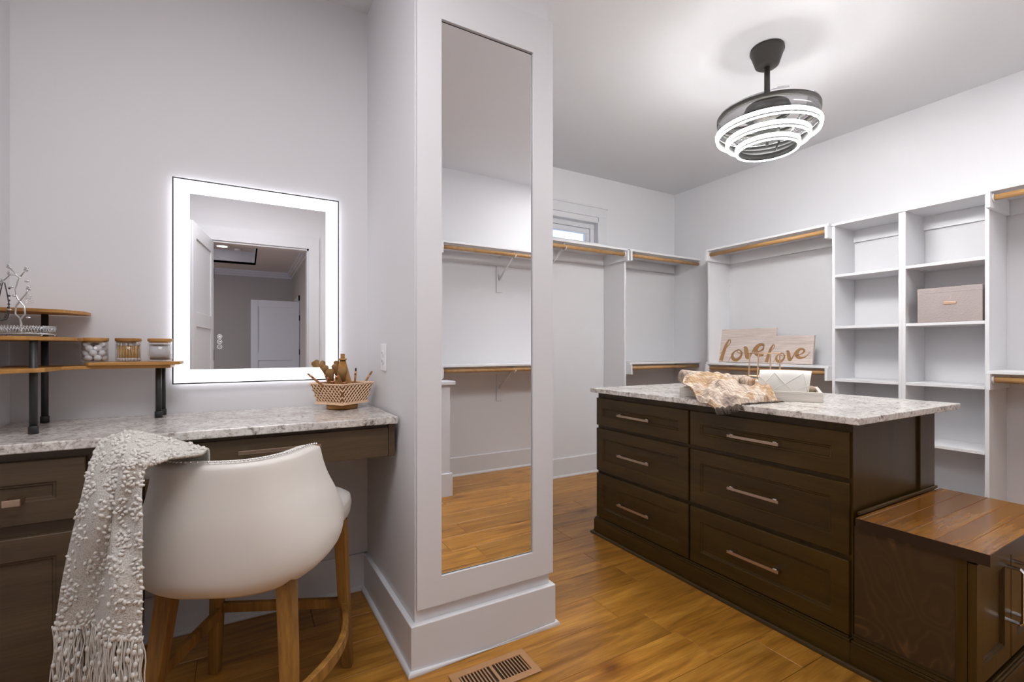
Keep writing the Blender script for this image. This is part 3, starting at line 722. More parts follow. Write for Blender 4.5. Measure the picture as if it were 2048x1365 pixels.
for k in range(26):
    f = k / 25; a = PI * f; sphere(bm, (-.655 + .016 * math.cos(a), 2.036 + .006 * math.cos(a), jz + .150 - .10 * math.sin(a) ** .7), .0032, 6, 5)
o = put('bead_necklace', bm, 'gem'); tag(o, 'dark beaded necklace hanging on the silver jewellery tree', 'necklace')
bm = BM()
for k in range(3):
    tube(bm, [(-.5835 + (.006 + .002 * k) * math.cos(a), 2.002, jz + .122 - .006 * k + .008 * math.sin(a)) for a in [2 * PI * i / 12 for i in range(13)]], .0007, 5)
o = put('drop_earring', bm, 'silver'); tag(o, 'silver hoop drop earring on the right branch of the jewellery tree', 'earring')

# ================================================================== BRUSH CADDY
t = thing('makeup_caddy', 'square woven light wood basket of makeup brushes on a round swivel foot', 'basket', (.372, 2.165, .8975), R(35.3), world=False)
bm = BM(); lathe(bm, [(0, 0), (.062, 0), (.066, .006), (.066, .016), (.060, .022), (0, .022)], (0, 0, 0), 40); put('swivel_foot', bm, 'bamboo', t)
put('bottom_board', bx(-.080, .080, -.080, .080, .023, .028), 'caddy', t, bevel=.001)
def lattice(rot):
    bm = BM(); n = 9; z0, z1 = .029, .112; h0, h1 = .074, .0945
    mt = Matrix.Rotation(rot, 4, 'Z')
    def P(u, f, off): hh = h0 + (h1 - h0) * f; return mt @ Vector((u * hh, -(hh) - off, z0 + (z1 - z0) * f))
    for d in (1, -1):
        for k in range(-5, 14):
            pts = []
            for i in range(9):
                f = i / 8; u = -1 + 2 * (k + .5) / n + d * (f - .5) * .9
                if -1 <= u <= 1: pts.append(P(u, f, .0006 * d))
            if len(pts) >= 2: tube(bm, pts, .0024, 5, True, False)
    for f, w_ in ((0, .0035), (1, .0035)): tube(bm, [P(-1, f, 0), P(1, f, 0)], w_, 6, True, False)
    return bm
for k in range(4):
    s = put('lattice_side', lattice(k * PI / 2), 'caddy', t)
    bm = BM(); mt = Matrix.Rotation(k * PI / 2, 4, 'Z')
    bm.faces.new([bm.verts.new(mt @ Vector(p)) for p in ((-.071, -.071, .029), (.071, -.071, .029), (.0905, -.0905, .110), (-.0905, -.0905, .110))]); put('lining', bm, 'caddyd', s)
def brush(label, base, top, hr, hl, fluffy, mat_b='bristle', wood_='brushw'):
    if fluffy: hr *= 1.08; hl *= 1.55
    t_ = thing('makeup_brush', label, 'brush', base, 0, 'makeup brushes in the basket', world=True)
    b = Vector(base); tp = Vector(top); d = tp - b; L = d.length; dn = d / L
    f0 = b + dn * (L - hl)
    bm = BM(); tube(bm, [b, b + dn * (L - hl) * .7, f0 - dn * .018], [.003, .0048, .005], 10); put('handle', bm, wood_, t_)
    bm = BM(); tube(bm, [f0 - dn * .018, f0], [.0052, max(.0045, hr * .45)], 12); put('ferrule', bm, 'coppery', t_)
    prof = [(0, .32), (.3, .55), (.6, .88), (.8, .98), (.93, .7), (1, .12)] if fluffy else [(0, .8), (.5, 1), (.85, .8), (1, .2)]
    bm = BM(); tube(bm, [f0 + dn * hl * a for a, _ in prof], [hr * r for _, r in prof], 14); put('bristles', bm, mat_b, t_)
cxx, cyy = .372, 2.165
zb = .935
def wl(x, y): return (cxx + x, cyy + y)
BR = [('big round powder brush standing at the front right of the bunch', (.012, -.030), (-.012, -.062, 1.078), .0190, .040, True),
      ('wide powder brush leaning at the front of the bunch', (-.018, -.010), (-.062, -.050, 1.074), .0170, .036, True),
      ('medium fluffy brush behind the wide front one', (-.025, .0), (-.078, -.028, 1.090), .013, .034, True),
      ('tall brush at the left of the bunch', (-.03, .01), (-.088, -.005, 1.100), .0125, .034, True),
      ('tallest brush at the left back of the bunch', (-.03, .03), (-.080, .030, 1.108), .011, .030, True),
      ('brush rising between the front brushes', (-.005, .0), (-.036, -.010, 1.094), .0125, .034, True),
      ('small round brush against the conical bottle', (.0, .02), (-.022, .030, 1.108), .011, .026, True),
      ('thin concealer brush sticking out at the far left', (-.02, -.04), (-.150, -.075, 1.058), .0042, .012, False),
      ('thin spoolie brush with black tip standing at the right', (.05, .01), (.062, .02, 1.074), .0040, .015, False),
      ('flat dark brow brush sticking out at the far right', (.05, .0), (.140, .045, 1.056), .0048, .022, False)]
for lb, (bx0, by0), (tx, ty, tz), hr, hl, fl_ in BR:
    if 'far left' in lb: bx0, by0 = -.055, -.030
    brush(lb, (cxx + bx0, cyy + by0, .975 if 'far left' in lb else zb), (cxx + tx, cyy + ty, tz), hr, hl, fl_, 'bristle' if fl_ else ('blackm' if 'spoolie' in lb else 'bristle'))
t = thing('wooden_bottle', 'conical wooden bottle with square cap standing in the basket', 'bottle', (cxx - .004, cyy + .03, .9265))
bm = BM(); lathe(bm, [(0, .929), (.058, .929), (.058, .935), (.013, 1.108), (0, 1.108)], (cxx + .004, cyy + .016, 0), 32); put('body', bm, 'bamboo', t)
bm = BM(); cyl(bm, (cxx + .004, cyy + .016), 0.0175, 1.1085, 1.117, 28); put('collar', bm, 'bamboo', t)
put('cap', bx(cxx + .004 - .0085, cxx + .004 + .0085, cyy + .016 - .0085, cyy + .016 + .0085, 1.117, 1.138), 'bamboo', t, bevel=.001)

# ================================================================== BAR STOOL
SX, SY, SA = .025, 1.695, R(-25.5)
st = thing('bar_stool', 'cream leather counter stool with nailhead trim and oak legs at the vanity', 'stool', (SX, SY, 0), SA, world=False)
def leg(p0, p1, w0, w1, bend=0):
    bm = BM(); rings = []
    for i in range(7):
        f = i / 6; c = Vector(p0).lerp(Vector(p1), f) + Vector((0, -bend * math.sin(PI * f), 0)); w_ = w0 + (w1 - w0) * f
        rings.append([bm.verts.new(c + Vector((sx * w_, sy * w_, 0))) for sx, sy in ((-1, -1), (1, -1), (1, 1), (-1, 1))])
    for A, B in zip(rings, rings[1:]):
        for k in range(4): bm.faces.new((A[k], A[(k + 1) % 4], B[(k + 1) % 4], B[k]))
    bm.faces.new(rings[0][::-1]); bm.faces.new(rings[-1]); return put('leg', bm, 'stool_wood', st, bevel=.004)
leg((-.233, .21, 0), (-.205, .19, .545), .017, .021); leg((.233, .21, 0), (.212, .19, .545), .017, .021)
leg((-.190, -.265, 0), (-.135, -.188, .54), .018, .023, -.012); leg((.215, -.275, 0), (.172, -.190, .54), .018, .023, -.012)
def stretcher(pts, hw_=.010, hh=.017):
    bm = BM(); rings = []; P = [Vector(p) for p in pts]
    for i, p in enumerate(P):
        d = (P[min(i + 1, len(P) - 1)] - P[max(i - 1, 0)]).normalized(); n = Vector((0, 0, 1)).cross(d)
        rings.append([bm.verts.new(p + n * a * hw_ + Vector((0, 0, b * hh))) for a, b in ((-1, -1), (1, -1), (1, 1), (-1, 1))])
    for A, B in zip(rings, rings[1:]):
        for k in range(4): bm.faces.new((A[k], A[(k + 1) % 4], B[(k + 1) % 4], B[k]))
    bm.faces.new(rings[0][::-1]); bm.faces.new(rings[-1]); put('stretcher', bm, 'stool_wood', st, bevel=.003)
stretcher([(-.208, .205, .235), (.208, .205, .235)])
stretcher([(.222 + .055 * math.sin(PI * i / 10), -.25 + .44 * i / 10, .225) for i in range(11)], .010, .019)
stretcher([(-.205 - .0 * math.sin(PI * i / 10), -.235 + .42 * i / 10, .225) for i in range(11)], .010, .019)
# seat cushion
bm = BM()
def seat(u, v):
    th = 2 * PI * u; n = .42
    cx_, sx_ = math.cos(th), math.sin(th)
    rx, ry = .254, .274
    X = rx * abs(cx_) ** n * (1 if cx_ >= 0 else -1); Y = .03 + ry * abs(sx_) ** n * (1 if sx_ >= 0 else -1)
    prof = [(0, .652), (.6, .650), (.9, .643), (.985, .625), (1.0, .600), (.985, .570), (.9, .562), (0, .562)]
    f = v * (len(prof) - 1); i = min(int(f), len(prof) - 2); g = f - i
    k = prof[i][0] * (1 - g) + prof[i + 1][0] * g; z = prof[i][1] * (1 - g) + prof[i + 1][1] * g
    return (X * k, Y * k + .0 * (1 - k), z)
grid(bm, seat, 56, 21); bmesh.ops.remove_doubles(bm, verts=bm.verts, dist=1e-4)
put('seat', bm, 'leather', st)
# barrel back shell
RIM = .874; BOT = .498
def lerp3(f, k): return catmull([Vector((a, 0, 0)) for a in k], f).x
def shell_xy(ph, f):   # f height fraction
    ang = ph * R(lerp3(f, (104, 114, 104, 97, 95))); rx = lerp3(f, (.252, .265, .247, .219, .203)); ry = lerp3(f, (.285, .296, .298, .292, .288))
    c_ = math.cos(ang)
    return rx * math.copysign(abs(math.sin(ang)) ** .72, ang), -.005 - ry * (c_ if c_ < 0 else c_ ** .78)
def shell_z(ph, f):
    a = abs(ph); e = max(0, (a - .80) / .20)
    return BOT + .030 * e ** 2 * (1 - f) + (RIM - BOT) * f - .016 * e ** 2 * f
TH = .050
def shell(u, v):
    ph = -1 + 2 * u
    if v < .5: f = v / .5; off = 0
    else: f = 1 - (v - .5) / .5; off = 1
    x, y = shell_xy(ph, f); r = math.hypot(x, y + .02); gt = max(0, (abs(ph) - .72) / .28) * (1 - .6 * f); k = 1 - (off * TH * (1 - .85 * gt ** 1.5)) / r; z = shell_z(ph, f)
    if f > .9: g = (f - .9) / .1; z -= .010 * g ** 3 * 1; k *= 1 - (.012 * g ** 3 if not off else -.010 * g ** 3) / r
    if f < .14 and not off: g = 1 - f / .14; k *= 1 - .040 * g ** 2 / r
    if abs(ph) > .93: g = (abs(ph) - .93) / .07; k *= 1 - (.008 if not off else -.004) * g ** 2 / r
    return (x * k, (y + .02) * k - .02, z)
bm = BM(); grid(bm, shell, 72, 56)
bmesh.ops.holes_fill(bm, edges=[e for e in bm.edges if len(e.link_faces) == 1], sides=0)
bmesh.ops.remove_doubles(bm, verts=bm.verts, dist=1e-4)
put('backrest', bm, 'leather', st, bevel=0)
def rimpt(ph, inset): x, y = shell_xy(ph, 1); r = math.hypot(x, y + .02); k = 1 - inset / r; return Vector((x * k, (y + .02) * k - .02, shell_z(ph, 1) - .0075))
nail = None
spots = [rimpt(-.97 + 1.94 * i / 63, .013) for i in range(64)]
for i in range(7):
    f = .95 - i * .075; x, y = shell_xy(1, f); r = math.hypot(x, y + .02); k = 1 - .014 / r
    for sg in (1, -1): spots.append(Vector((sg * x * k, (y + .02) * k - .02 + .003, shell_z(1, f))))
for p in spots:
    if nail is None: bm = BM(); sphere(bm, (0, 0, 0), .0033, 8, 5); nail = put('nailhead', bm, 'chrome', st); o = nail
    else: o = nail.copy(); COL.objects.link(o)
    o.location = p
bm = BM(); tube(bm, [rimpt(-.98 + 1.96 * i / 80, .0165) for i in range(81)], .0016, 5); put('welt_seam', bm, 'leather', st)

# throw blanket
BL = [[[-0.3, 1.7, 0.79], [-0.22, 1.66, 0.79], [-0.15, 1.61, 0.79], [-0.09, 1.54, 0.79]], [[-0.345, 1.69, 0.885], [-0.275, 1.65, 0.906], [-0.195, 1.585, 0.906], [-0.085, 1.485, 0.888]], [[-0.337, 1.62, 0.899], [-0.277, 1.586, 0.936], [-0.192, 1.502, 0.927], [-0.099, 1.415, 0.894]], [[-0.327, 1.499, 0.883], [-0.271, 1.444, 0.912], [-0.222, 1.405, 0.914], [-0.169, 1.397, 0.892]], [[-0.33, 1.454, 0.828], [-0.277, 1.401, 0.857], [-0.236, 1.378, 0.869], [-0.207, 1.39, 0.874]], [[-0.351, 1.478, 0.742], [-0.286, 1.384, 0.761], [-0.249, 1.387, 0.75], [-0.206, 1.362, 0.75]], [[-0.377, 1.493, 0.612], [-0.312, 1.445, 0.616], [-0.249, 1.351, 0.641], [-0.207, 1.363, 0.621]], [[-0.395, 1.503, 0.493], [-0.339, 1.483, 0.489], [-0.259, 1.357, 0.512], [-0.208, 1.364, 0.496]]]
def bl(u, v):
    p = netpt(BL, u, v)
    fold = math.exp(-((u - .46) / .07) ** 2) * .016 * min(1, max(0, v - .25) * 2) + .004 * math.sin(u * 17 + 1) * v; p.y += fold; p.x += fold * .2
    p.z += .006 * math.sin(u * 5) * v
    return p
tb = thing('throw_blanket', 'oatmeal knitted throw with popcorn nubs and fringe over the stool back', 'blanket', (-.25, 1.45, .4))
bm = BM(); grid(bm, bl, 60, 120); put('woven_cloth', bm, 'knit', tb, solid=.007)
bm = BM(); rb = random.Random(11)
for band in range(11):
    v0 = .22 + .075 * band
    for gx in range(4):
        u0 = .08 + gx * .28 + (.07 if band % 2 else 0)
        m = 13 if (band + gx) % 3 else 20
        for k in range(m):
            a = k * 2.4; q = math.sqrt(k / m)
            u = u0 + .11 * q * math.cos(a) + rb.gauss(0, .008); v = v0 + .034 * q * math.sin(a) + rb.gauss(0, .003)
            if not (.015 < u < .985 and .17 < v < .995): continue
            p = bl(u, v); n = (bl(min(u + .01, 1), v) - bl(u - .01, v)).cross(bl(u, min(v + .01, 1)) - bl(u, v - .01)).normalized()
            if n.y > 0: n = -n
            s_ = rb.uniform(.6, 1.0); m_ = Matrix.Translation(p + n * .0045) @ Matrix.Rotation(rb.uniform(0, 3), 4, 'Y') @ Matrix.Diagonal((.0078 * s_, .0036, .0048 * s_, 1))
            r_ = bmesh.ops.create_icosphere(bm, subdivisions=1, radius=1, matrix=m_)
            for v_ in r_['verts']:
                for f in v_.link_faces: f.smooth = True
put('popcorn_nubs', bm, 'yarn', tb, kind='stuff')
for i in range(17):
    u = (i + .5) / 17; p = bl(u, 1.0); bm = BM(); rt = random.Random(i)
    L = rt.uniform(.15, .19)
    for s in range(13):
        x0 = rt.uniform(-.007, .007); y0 = rt.uniform(-.004, .004); fx = rt.uniform(-.012, .012); ll = L * rt.uniform(.8, 1)
        ph = rt.uniform(0, 6)
        tube(bm, [(p.x + x0 + fx * f + .0025 * math.sin(ph + f * 9), p.y + y0 + .003 * math.cos(ph + f * 7), p.z + .006 - ll * f) for f in [k / 7 for k in range(8)]], .0014, 5)
    for s in range(4): sphere(bm, (p.x + rt.uniform(-.007, .007), p.y - .005, p.z - .012 - s * L * .19 - rt.uniform(0, .02)), .0056, 8, 6, (.8, .7, 1.3))
    sphere(bm, (p.x, p.y - .002, p.z), .0072, 8, 6, (1, .8, 1))
    put('tassel', bm, 'yarn', tb)

# ================================================================== THINGS ON THE ISLAND
TA = math.atan2(1.139 - 1.677, 2.267 - 1.958)
GZ = .9142
tr = thing('serving_tray', 'whitewashed rectangular wooden tray on the island top', 'tray', (1.958, 1.677, GZ), TA, world=False)
TL_, TD, TH = .620, .40, .046
put('base', bx(0.008, TL_ - .008, .008, TD - .008, .0005, .009), 'traywood', tr)
for a in ((0, TL_, 0, .014), (0, TL_, TD - .014, TD), (0, .014, .014, TD - .014), (TL_ - .014, TL_, .014, TD - .014)): put('rim', bx(*a, 0, TH), 'traywood', tr, bevel=.0015)
def TP(a, b, z=0): return (1.958 + a * math.cos(TA) - b * math.sin(TA), 1.677 + a * math.sin(TA) + b * math.cos(TA), GZ + z)
# clutch
cl = thing('clutch_bag', 'white quilted leather clutch leaning in the tray', 'bag', TP(.455, .14, .0095), TA, world=False)
bm = BM(); prof = [(-.012, .0), (-.014, .05), (-.006, .10), (.008, .124), (.030, .130), (.046, .118), (.050, .09), (.052, .0)]
def clb(u, v):
    f = v * (len(prof) - 1); p = catmull([Vector((a, b, 0)) for a, b in prof], v); bul = 1 - .02 * abs(2 * u - 1) ** 4
    return (-.112 + .224 * u + (.018 * p.y / .13), p.x, p.y * bul)
grid(bm, clb, 20, 32); bmesh.ops.holes_fill(bm, edges=[e for e in bm.edges if len(e.link_faces) == 1], sides=0)
body = put('body', bm, 'white_leather', cl, bevel=.002)
bm = BM()
def cp_(u, z):
    ys = {0: -.012, 1: -.014}; 
    v = .0
    import bisect
    best = min(range(0, 41), key=lambda i: abs(catmull([Vector((a, b, 0)) for a, b in prof], i / 40 * .5).y - z)) / 40 * .5
    p = Vector(clb(u, best)); return (p.x, p.y - .0012, p.z)
for (u0, z0), (u1, z1) in (((.02, .02), (.30, .118)), ((.30, .118), (.78, .01)), ((.02, .035), (.45, .0)), ((.20, .01), (.85, .118)), ((.55, .01), (.98, .06)), ((.85, .118), (.98, .03)), ((.3, .118), (.55, .06)), ((.02, .10), (.2, .06))):
    tube(bm, [cp_(u0 + (u1 - u0) * i / 8, z0 + (z1 - z0) * i / 8) for i in range(9)], .0016, 6)
put('quilting_ridges', bm, 'white_leather', cl)
# pouch
bm = BM(); sphere(bm, TP(.580, .27, .035), .03, 16, 10, (1.0, 1.1, .8)); o = put('small_pouch', bm, 'pouch'); tag(o, 'small tan pouch in the right end of the tray', 'pouch')
# glass basket
LX, LY = TP(.28, .25)[:2]; LX += .093; LY -= .053
g = thing('glass_basket', 'clear round glass candy bowl with tall rose gold square handle in the tray', 'bowl', (LX, LY, GZ + .0095))
bm = BM(); lathe(bm, [(0, 0), (.050, .0), (.068, .020), (.073, .045), (.066, .072), (.060, .084), (.0575, .084), (.0635, .072), (.0705, .045), (.066, .022), (.048, .003), (0, .003)], (LX, LY, GZ + .0098), 32); put('glass_bowl', bm, 'glass', g)
hz0, hz1 = GZ + .098, GZ + .222; dx, dy = .8686, -.4955
def hp(s, z, q=0): return (LX + s * dx + q * .4955, LY + s * dy + q * .8686, z)
bm = BM()
for q in (-.045, .045):
    tube(bm, [hp(-.056, hz0, q), hp(-.050, hz1, q), hp(.062, hz1, q), hp(.062, hz0, q), hp(-.056, hz0, q)], .0045, 6, True, False)
for s in (-.050, .062): tube(bm, [hp(s, hz1, -.045), hp(s, hz1, .045)], .003, 6); tube(bm, [hp(s, hz0, -.045), hp(s, hz0, .045)], .003, 6)
put('handle_frame', bm, 'brass', g)
rp = random.Random(5); pb = None
for k in range(26):
    a = k * 2.39996; rd = .042 * math.sqrt((k % 13 + .5) / 13); z = GZ + .020 + .016 * (k // 13)
    if pb is None: bm = BM(); sphere(bm, (0, 0, 0), .0085, 10, 7); pb = put('pearl_bead', bm, 'pearl'); o = pb
    else: o = pb.copy(); COL.objects.link(o)
    o.location = (LX + rd * math.cos(a), LY + rd * math.sin(a), z + .002); tag(o, 'cream pearl bead inside the glass bowl', 'bead', 'pearl beads in the glass bowl')
# plaid scarf
SCN = [[[2.047, 1.711, 1.016], [2.158, 1.647, 1.034], [2.275, 1.581, 1.016], [2.331, 1.491, 0.998]], [[1.935, 1.636, 0.982], [2.012, 1.535, 0.998], [2.111, 1.467, 0.986], [2.269, 1.411, 0.974]], [[1.828, 1.49, 0.955], [1.892, 1.43, 0.962], [1.993, 1.373, 0.962], [2.174, 1.315, 0.953]], [[1.763, 1.389, 0.935], [1.798, 1.334, 0.934], [1.921, 1.299, 0.942], [2.116, 1.257, 0.931]], [[1.732, 1.297, 0.907], [1.773, 1.274, 0.912], [1.922, 1.275, 0.918], [2.13, 1.249, 0.913]]]
sc = thing('plaid_scarf', 'brown and cream plaid scarf draped over the tray and island edge', 'scarf', (2.05, 1.42, GZ))
def scf(u, v):
    p = netpt(SCN, u, v)
    p.z += .013 * math.sin(u * 12 + v * 6) * math.sin(PI * min(v * 1.1, 1)) + .009 * math.sin(u * 26 - v * 11) * math.sin(PI * v) + .004 * math.sin(u * 47 + v * 15)
    if p.x > 1.88: p.z = max(p.z, GZ + .005)
    return p
bm = BM(); grid(bm, scf, 70, 60); put('cloth', bm, 'plaid', sc, solid=.005)
for i in range(46):
    u = (i + .5) / 46; p = scf(u, 1.0); q = scf(u, .94); d = (p - q).normalized(); bm = BM(); rt = random.Random(100 + i)
    for s in range(4):
        e = p + Vector((rt.uniform(-.004, .004), rt.uniform(-.004, .004), 0)); d2 = Vector((d.x * .02 + rt.uniform(-.004, .004), d.y * .02 + rt.uniform(-.004, .004), -.004 if p.x > 1.885 else -.022))
        z1 = e.z + d2.z
        if p.x > 1.9: z1 = max(z1, GZ + .002)
        tube(bm, [e, e + d2 * .5 + Vector((0, 0, .003)), Vector((e.x + d2.x, e.y + d2.y, z1))], .0012, 4)
    put('fringe_tuft', bm, 'fringe', sc)
bm = BM()
ra = Vector(TP(.02, .18, .0)); ra.z = 1.000; rb_ = Vector(TP(.16, .13, 0)); rb_.z = 1.003; rc_ = Vector(TP(.34, .12, 0)); rc_.z = .990
tube(bm, [ra + (rb_ - ra) * (-.35) + Vector((0, 0, .012)), ra, ra.lerp(rb_, .6), rb_, rb_.lerp(rc_, .4), rb_.lerp(rc_, .75), rc_], [.034, .040, .034, .020, .028, .033, .018], 22)
put('rolled_part', bm, 'plaid', sc)
bm = BM(); d_ = (rc_ - rb_).normalized(); a_, b_v = frame_of(d_)
tube(bm, [rb_ + (a_ * math.cos(2 * PI * i / 16) + b_v * math.sin(2 * PI * i / 16)) * .0225 for i in range(17)], .0035, 6); sphere(bm, rb_ + Vector((-.008, -.020, .014)), .010, 10, 8)
put('tie_cord', bm, 'caddy', sc)

# ================================================================== LOVE SIGNS
def stroke(bm, pts, P, n=10, off=.0009):
    V = [Vector((x, y, w_)) for x, y, w_ in pts]; L = []; m = n * (len(V) - 1)
    for i in range(m + 1): L.append(catmull(V, i / m))
    left, right = [], []
    for i, p in enumerate(L):
        d = L[min(i + 1, m)] - L[max(i - 1, 0)]; d = Vector((d.x, d.y)); d = d.normalized() if d.length > 0 else Vector((1, 0)); nn = Vector((-d.y, d.x)) * max(p.z, 3) / 2
        left.append(bm.verts.new(P(p.x + nn.x, p.y + nn.y, off))); right.append(bm.verts.new(P(p.x - nn.x, p.y - nn.y, off)))
    for i in range(m): bm.faces.new((left[i], left[i + 1], right[i + 1], right[i]))
ST = [[(1098, 655, 4), (1135, 635, 6), (1175, 590, 8), (1207, 545, 9), (1205, 518, 11), (1188, 520, 18), (1165, 570, 30), (1147, 640, 36), (1128, 728, 42)],
      [(1208, 732, 4), (1228, 690, 7), (1248, 645, 9), (1285, 616, 8)],
      [(1300, 618, 8), (1262, 634, 14), (1243, 668, 26), (1256, 706, 32), (1292, 716, 30), (1322, 692, 26), (1336, 655, 18), (1320, 622, 12), (1292, 614, 9), (1290, 636, 8), (1318, 648, 8), (1352, 640, 9)],
      [(1352, 586, 16), (1372, 600, 34), (1384, 645, 42), (1398, 688, 40), (1418, 680, 22), (1438, 635, 12), (1456, 590, 12)],
      [(1440, 650, 6), (1475, 640, 8), (1525, 618, 16), (1548, 590, 24), (1535, 568, 22), (1500, 568, 30), (1472, 600, 42), (1474, 640, 42), (1500, 664, 34), (1545, 662, 20), (1580, 640, 10), (1612, 596, 4)]]
def sign(label, y_left, w_, h_, xbase, tilt, z):
    t_ = thing('love_sign', label, 'sign', (xbase, y_left - w_ / 2, z), 0, 'love signs on the closet shelf', world=False)
    def Q(s, n, h): return (-n * math.cos(tilt) + h * math.sin(tilt), (w_ / 2 - s), h * math.cos(tilt) + n * math.sin(tilt))   # s from the left, n out of face
    bm = BM(); v = [bm.verts.new(Q(s, n, h)) for s in (0, w_) for n in (-.018, 0) for h in (0, h_)]
    for f in ((0, 1, 3, 2), (4, 6, 7, 5), (0, 4, 5, 1), (2, 3, 7, 6), (0, 2, 6, 4), (1, 5, 7, 3)): bm.faces.new([v[i] for i in f])
    put('board', bm, 'sign', t_, bevel=.001, seg=1)
    bm = BM(); P = lambda x, y, n: Q((x - 1085) / 555 * w_, n, (740 - y) / 335 * h_)
    for i, s in enumerate(ST): stroke(bm, s, P, off=.0009 + i * .0001)
    put('lettering', bm, 'gold', t_)
sign('larger whitewashed board reading love in brown brush script, behind', 2.825, .532, .302, 3.800, .16, SH_L + .003)
sign('smaller whitewashed board reading love in brown brush script, in front', 2.36, .392, .230, 3.762, .16, SH_L + .003)

# ================================================================== STORAGE BOX
t = thing('storage_box', 'taupe crocodile embossed storage box with small gold label on the tower shelf', 'box', (3.81, 1.14, 1.3222))
put('body', bx(3.672, 3.93, .992, 1.291, 1.3225, 1.500), 'croc', t, bevel=.002)
put('lid', bx(3.6715, 3.9305, .9915, 1.2915, 1.5004, 1.533), 'croc', t, bevel=.002)
put('label_plate', bx(3.668, 3.672, 1.105, 1.165, 1.428, 1.444), 'brass', t, bevel=.001)

# ================================================================== FLOOR VENT
t = thing('floor_vent', 'brown metal slotted floor register beside the column base', 'vent', (.78, 1.475, .0005))
vx0_, vx1_, vy0_, vy1_ = .622, .925, 1.404, 1.546
bm = BM(); z0_, z1_ = .0004, .006
box(bm, vx0_, vx1_, vy0_, vy0_ + .027, z0_, z1_); box(bm, vx0_, vx1_, vy1_ - .027, vy1_, z0_, z1_); box(bm, vx0_, vx0_ + .027, vy0_ + .027, vy1_ - .027, z0_, z1_); box(bm, vx1_ - .027, vx1_, vy0_ + .027, vy1_ - .027, z0_, z1_)
box(bm, (vx0_ + vx1_) / 2 - .006, (vx0_ + vx1_) / 2 + .006, vy0_ + .027, vy1_ - .027, z0_, z1_)
put('vent_frame', bm, 'vent', t, bevel=.0015)
put('dark_duct', bx(vx0_ + .02, vx1_ - .02, vy0_ + .02, vy1_ - .02, .0003, .0012), 'blackm', t)
n = 20
for i in range(n):
    x = vx0_ + .027 + (vx1_ - vx0_ - .054) * (i + .5) / n
    if abs(x - (vx0_ + vx1_) / 2) < .009: continue
    m_ = Matrix.Translation((x, 0, .0034)) @ Matrix.Rotation(R(18 if x > .78 else -10), 4, 'Y')
    bm = BM(); box(bm, -.0026, .0026, vy0_ + .027, vy1_ - .027, -.0009, .0009, m_); put('slat', bm, 'vent', t)

# ================================================================== ENTRY DOOR AND BEDROOM (seen in the vanity mirror)
bm = BM()
for a in ((DX0 - .10, DX0, 0, DZ + .13), (DX1, DX1 + .10, 0, DZ + .13)): box(bm, a[0], a[1], YB, YB + .018, a[2], a[3]); box(bm, a[0], a[1], YB - .138, YB - .12, a[2], a[3])
box(bm, DX0, DX1, YB, YB + .018, DZ, DZ + .13); box(bm, DX0, DX1, YB - .138, YB - .12, DZ, DZ + .13)
box(bm, DX0, DX0 + .018, YB - .12, YB, 0, DZ); box(bm, DX1 - .018, DX1, YB - .12, YB, 0, DZ); box(bm, DX0, DX1, YB - .12, YB, DZ - .018, DZ)
struct('trim_3', bm, 'trim')
def door(name, w_, h_, loc, rz):
    o = bpy.data.objects.new(name, None); COL.objects.link(o); o.location = loc; o.rotation_euler = (0, 0, rz); o['kind'] = 'structure'
    put('door_leaf', bx(0, w_, -.008, .008, .01, h_), 'trim', o)
    zs_ = [(.20, .95), (1.10, h_ - .12)]
    for s in (-1, 1):
        bm = BM()
        def bb(x0, x1, z0, z1): box(bm, x0, x1, min(s * .008, s * .019), max(s * .008, s * .019), z0, z1)
        bb(0, .11, .01, h_); bb(w_ - .11, w_, .01, h_); bb(.11, w_ - .11, .01, .2); bb(.11, w_ - .11, h_ - .12, h_); bb(.11, w_ - .11, .95, 1.10) if h_ < 2.1 else (bb(.11, w_ - .11, .62, .74), bb(.11, w_ - .11, 1.34, 1.46))
        put('door_frame', bm, 'trim', o, bevel=.003)
    for z in (.3, 1.1, h_ - .3): put('hinge', bx(-.012, .004, -.022, .022, z - .05, z + .05), 'blackm', o)
    return o
door('door_1', .80, DZ - .02, (DX0 + .02, YB + .025, 0), R(97))
door('door_2', .78, 2.03, (.865, -4.90, 0), R(180))
bm = BM(); box(bm, -3.6, .98, -6.5, -6.4, 0, 2.76); struct('wall_bedroom_far', bm, 'grey_wall')
bm = BM(); box(bm, .88, .98, -6.4, YB - .12, 0, 2.76); struct('wall_bedroom_side', bm, 'grey_wall')
bm = BM(); box(bm, -3.6, -3.5, -6.4, YB - .12, 0, 2.76); struct('wall_bedroom_left', bm, 'grey_wall')
bm = BM()
box(bm, -3.6, .98, -6.5, -5.6, 2.76, 2.80); box(bm, .15, .98, -5.6, YB - .12, 2.76, 2.80); box(bm, -3.6, -2.9, -5.6, YB - .12, 2.76, 2.80); box(bm, -2.9, .15, -1.6, YB - .12, 2.76, 2.80)
box(bm, -2.9, .15, -5.6, -1.6, 3.0, 3.04)
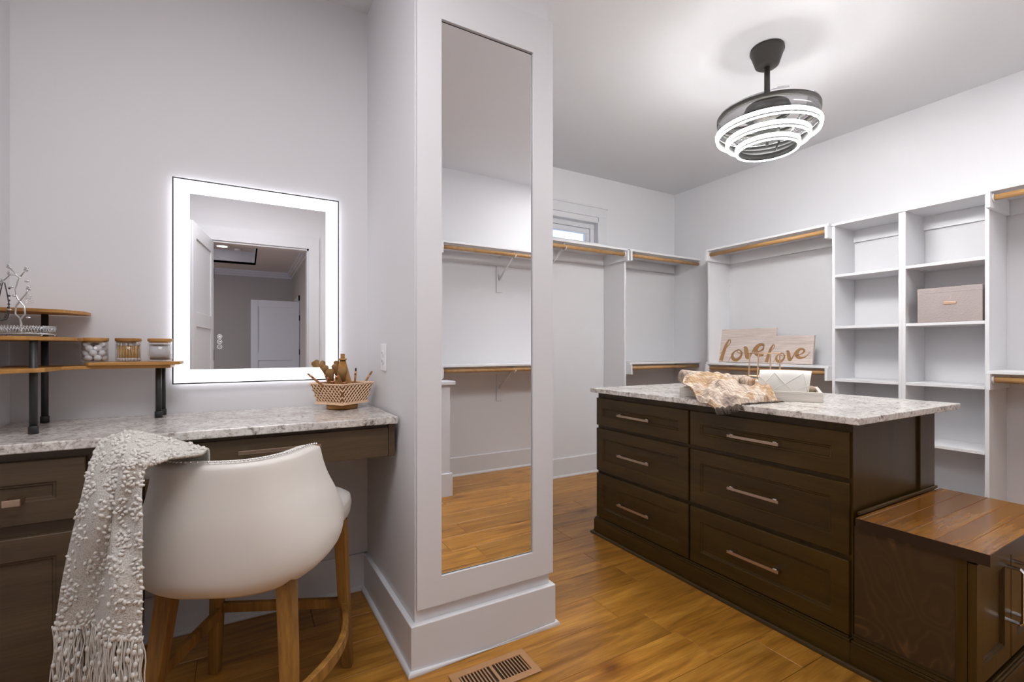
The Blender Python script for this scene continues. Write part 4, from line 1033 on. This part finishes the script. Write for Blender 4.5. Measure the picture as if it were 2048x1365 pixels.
box(bm, .15, .17, -5.6, -1.6, 2.76, 3.02); box(bm, -2.92, -2.9, -5.6, -1.6, 2.76, 3.02); box(bm, -2.9, .15, -5.62, -5.6, 2.76, 3.02); box(bm, -2.9, .15, -1.6, -1.58, 2.76, 3.02)
struct('ceiling_bedroom', bm, 'ceiling')
bm = BM()
for i, (d0, z0_) in enumerate(((.10, 2.72), (.07, 2.68), (.035, 2.64))):
    box(bm, -3.5, .88, -6.4, -6.4 + d0, z0_, z0_ + .04 if i == 0 else z0_ + .04); box(bm, .88 - d0, .88, -6.4, YB - .13, z0_, z0_ + .04)
struct('trim_4', bm, 'trim')
bm = BM(); box(bm, .862, .88, -5.95, -5.85, 0, 2.15); box(bm, .862, .88, -5.0, -4.9, 0, 2.15); box(bm, .862, .88, -5.95, -4.9, 2.05, 2.15); struct('trim_5', bm, 'trim')
t = thing('recessed_light', 'round white recessed downlight in the bedroom tray ceiling, seen in the vanity mirror', 'ceiling light', (-.36, -5.25, 2.99))
bm = BM(); cyl(bm, (-.36, -5.25), .085, 2.994, 2.9995, 32); put('lamp_disc', bm, 'can', t)
bm = BM(); lathe(bm, [(.085, 2.992), (.105, 2.994), (.105, 2.9995), (.085, 2.9995)], (-.36, -5.25, 0), 32, True); put('trim_ring', bm, 'outlet', t)
t = thing('smoke_detector', 'small round white smoke detector beside the bedroom downlight, in the mirror', 'smoke detector', (-.12, -5.4, 2.97))
bm = BM(); lathe(bm, [(0, 2.965), (.05, 2.968), (.065, 2.985), (.065, 2.9995), (0, 2.9995)], (-.12, -5.4, 0), 28); put('cover', bm, 'outlet', t)
t = thing('light_switch', 'white rocker light switch plate beside the closet entry, in the mirror', 'switch', (.80, YB, 1.1))
put('switch_plate', bx(.765, .84, YB + .0005, YB + .007, 1.12, 1.24), 'outlet', t, bevel=.002); put('rocker', bx(.785, .82, YB + .007, YB + .010, 1.145, 1.215), 'outlet', t, bevel=.001)

for o in bpy.data.objects:
    if '_abs' in o.keys(): del o['_abs']
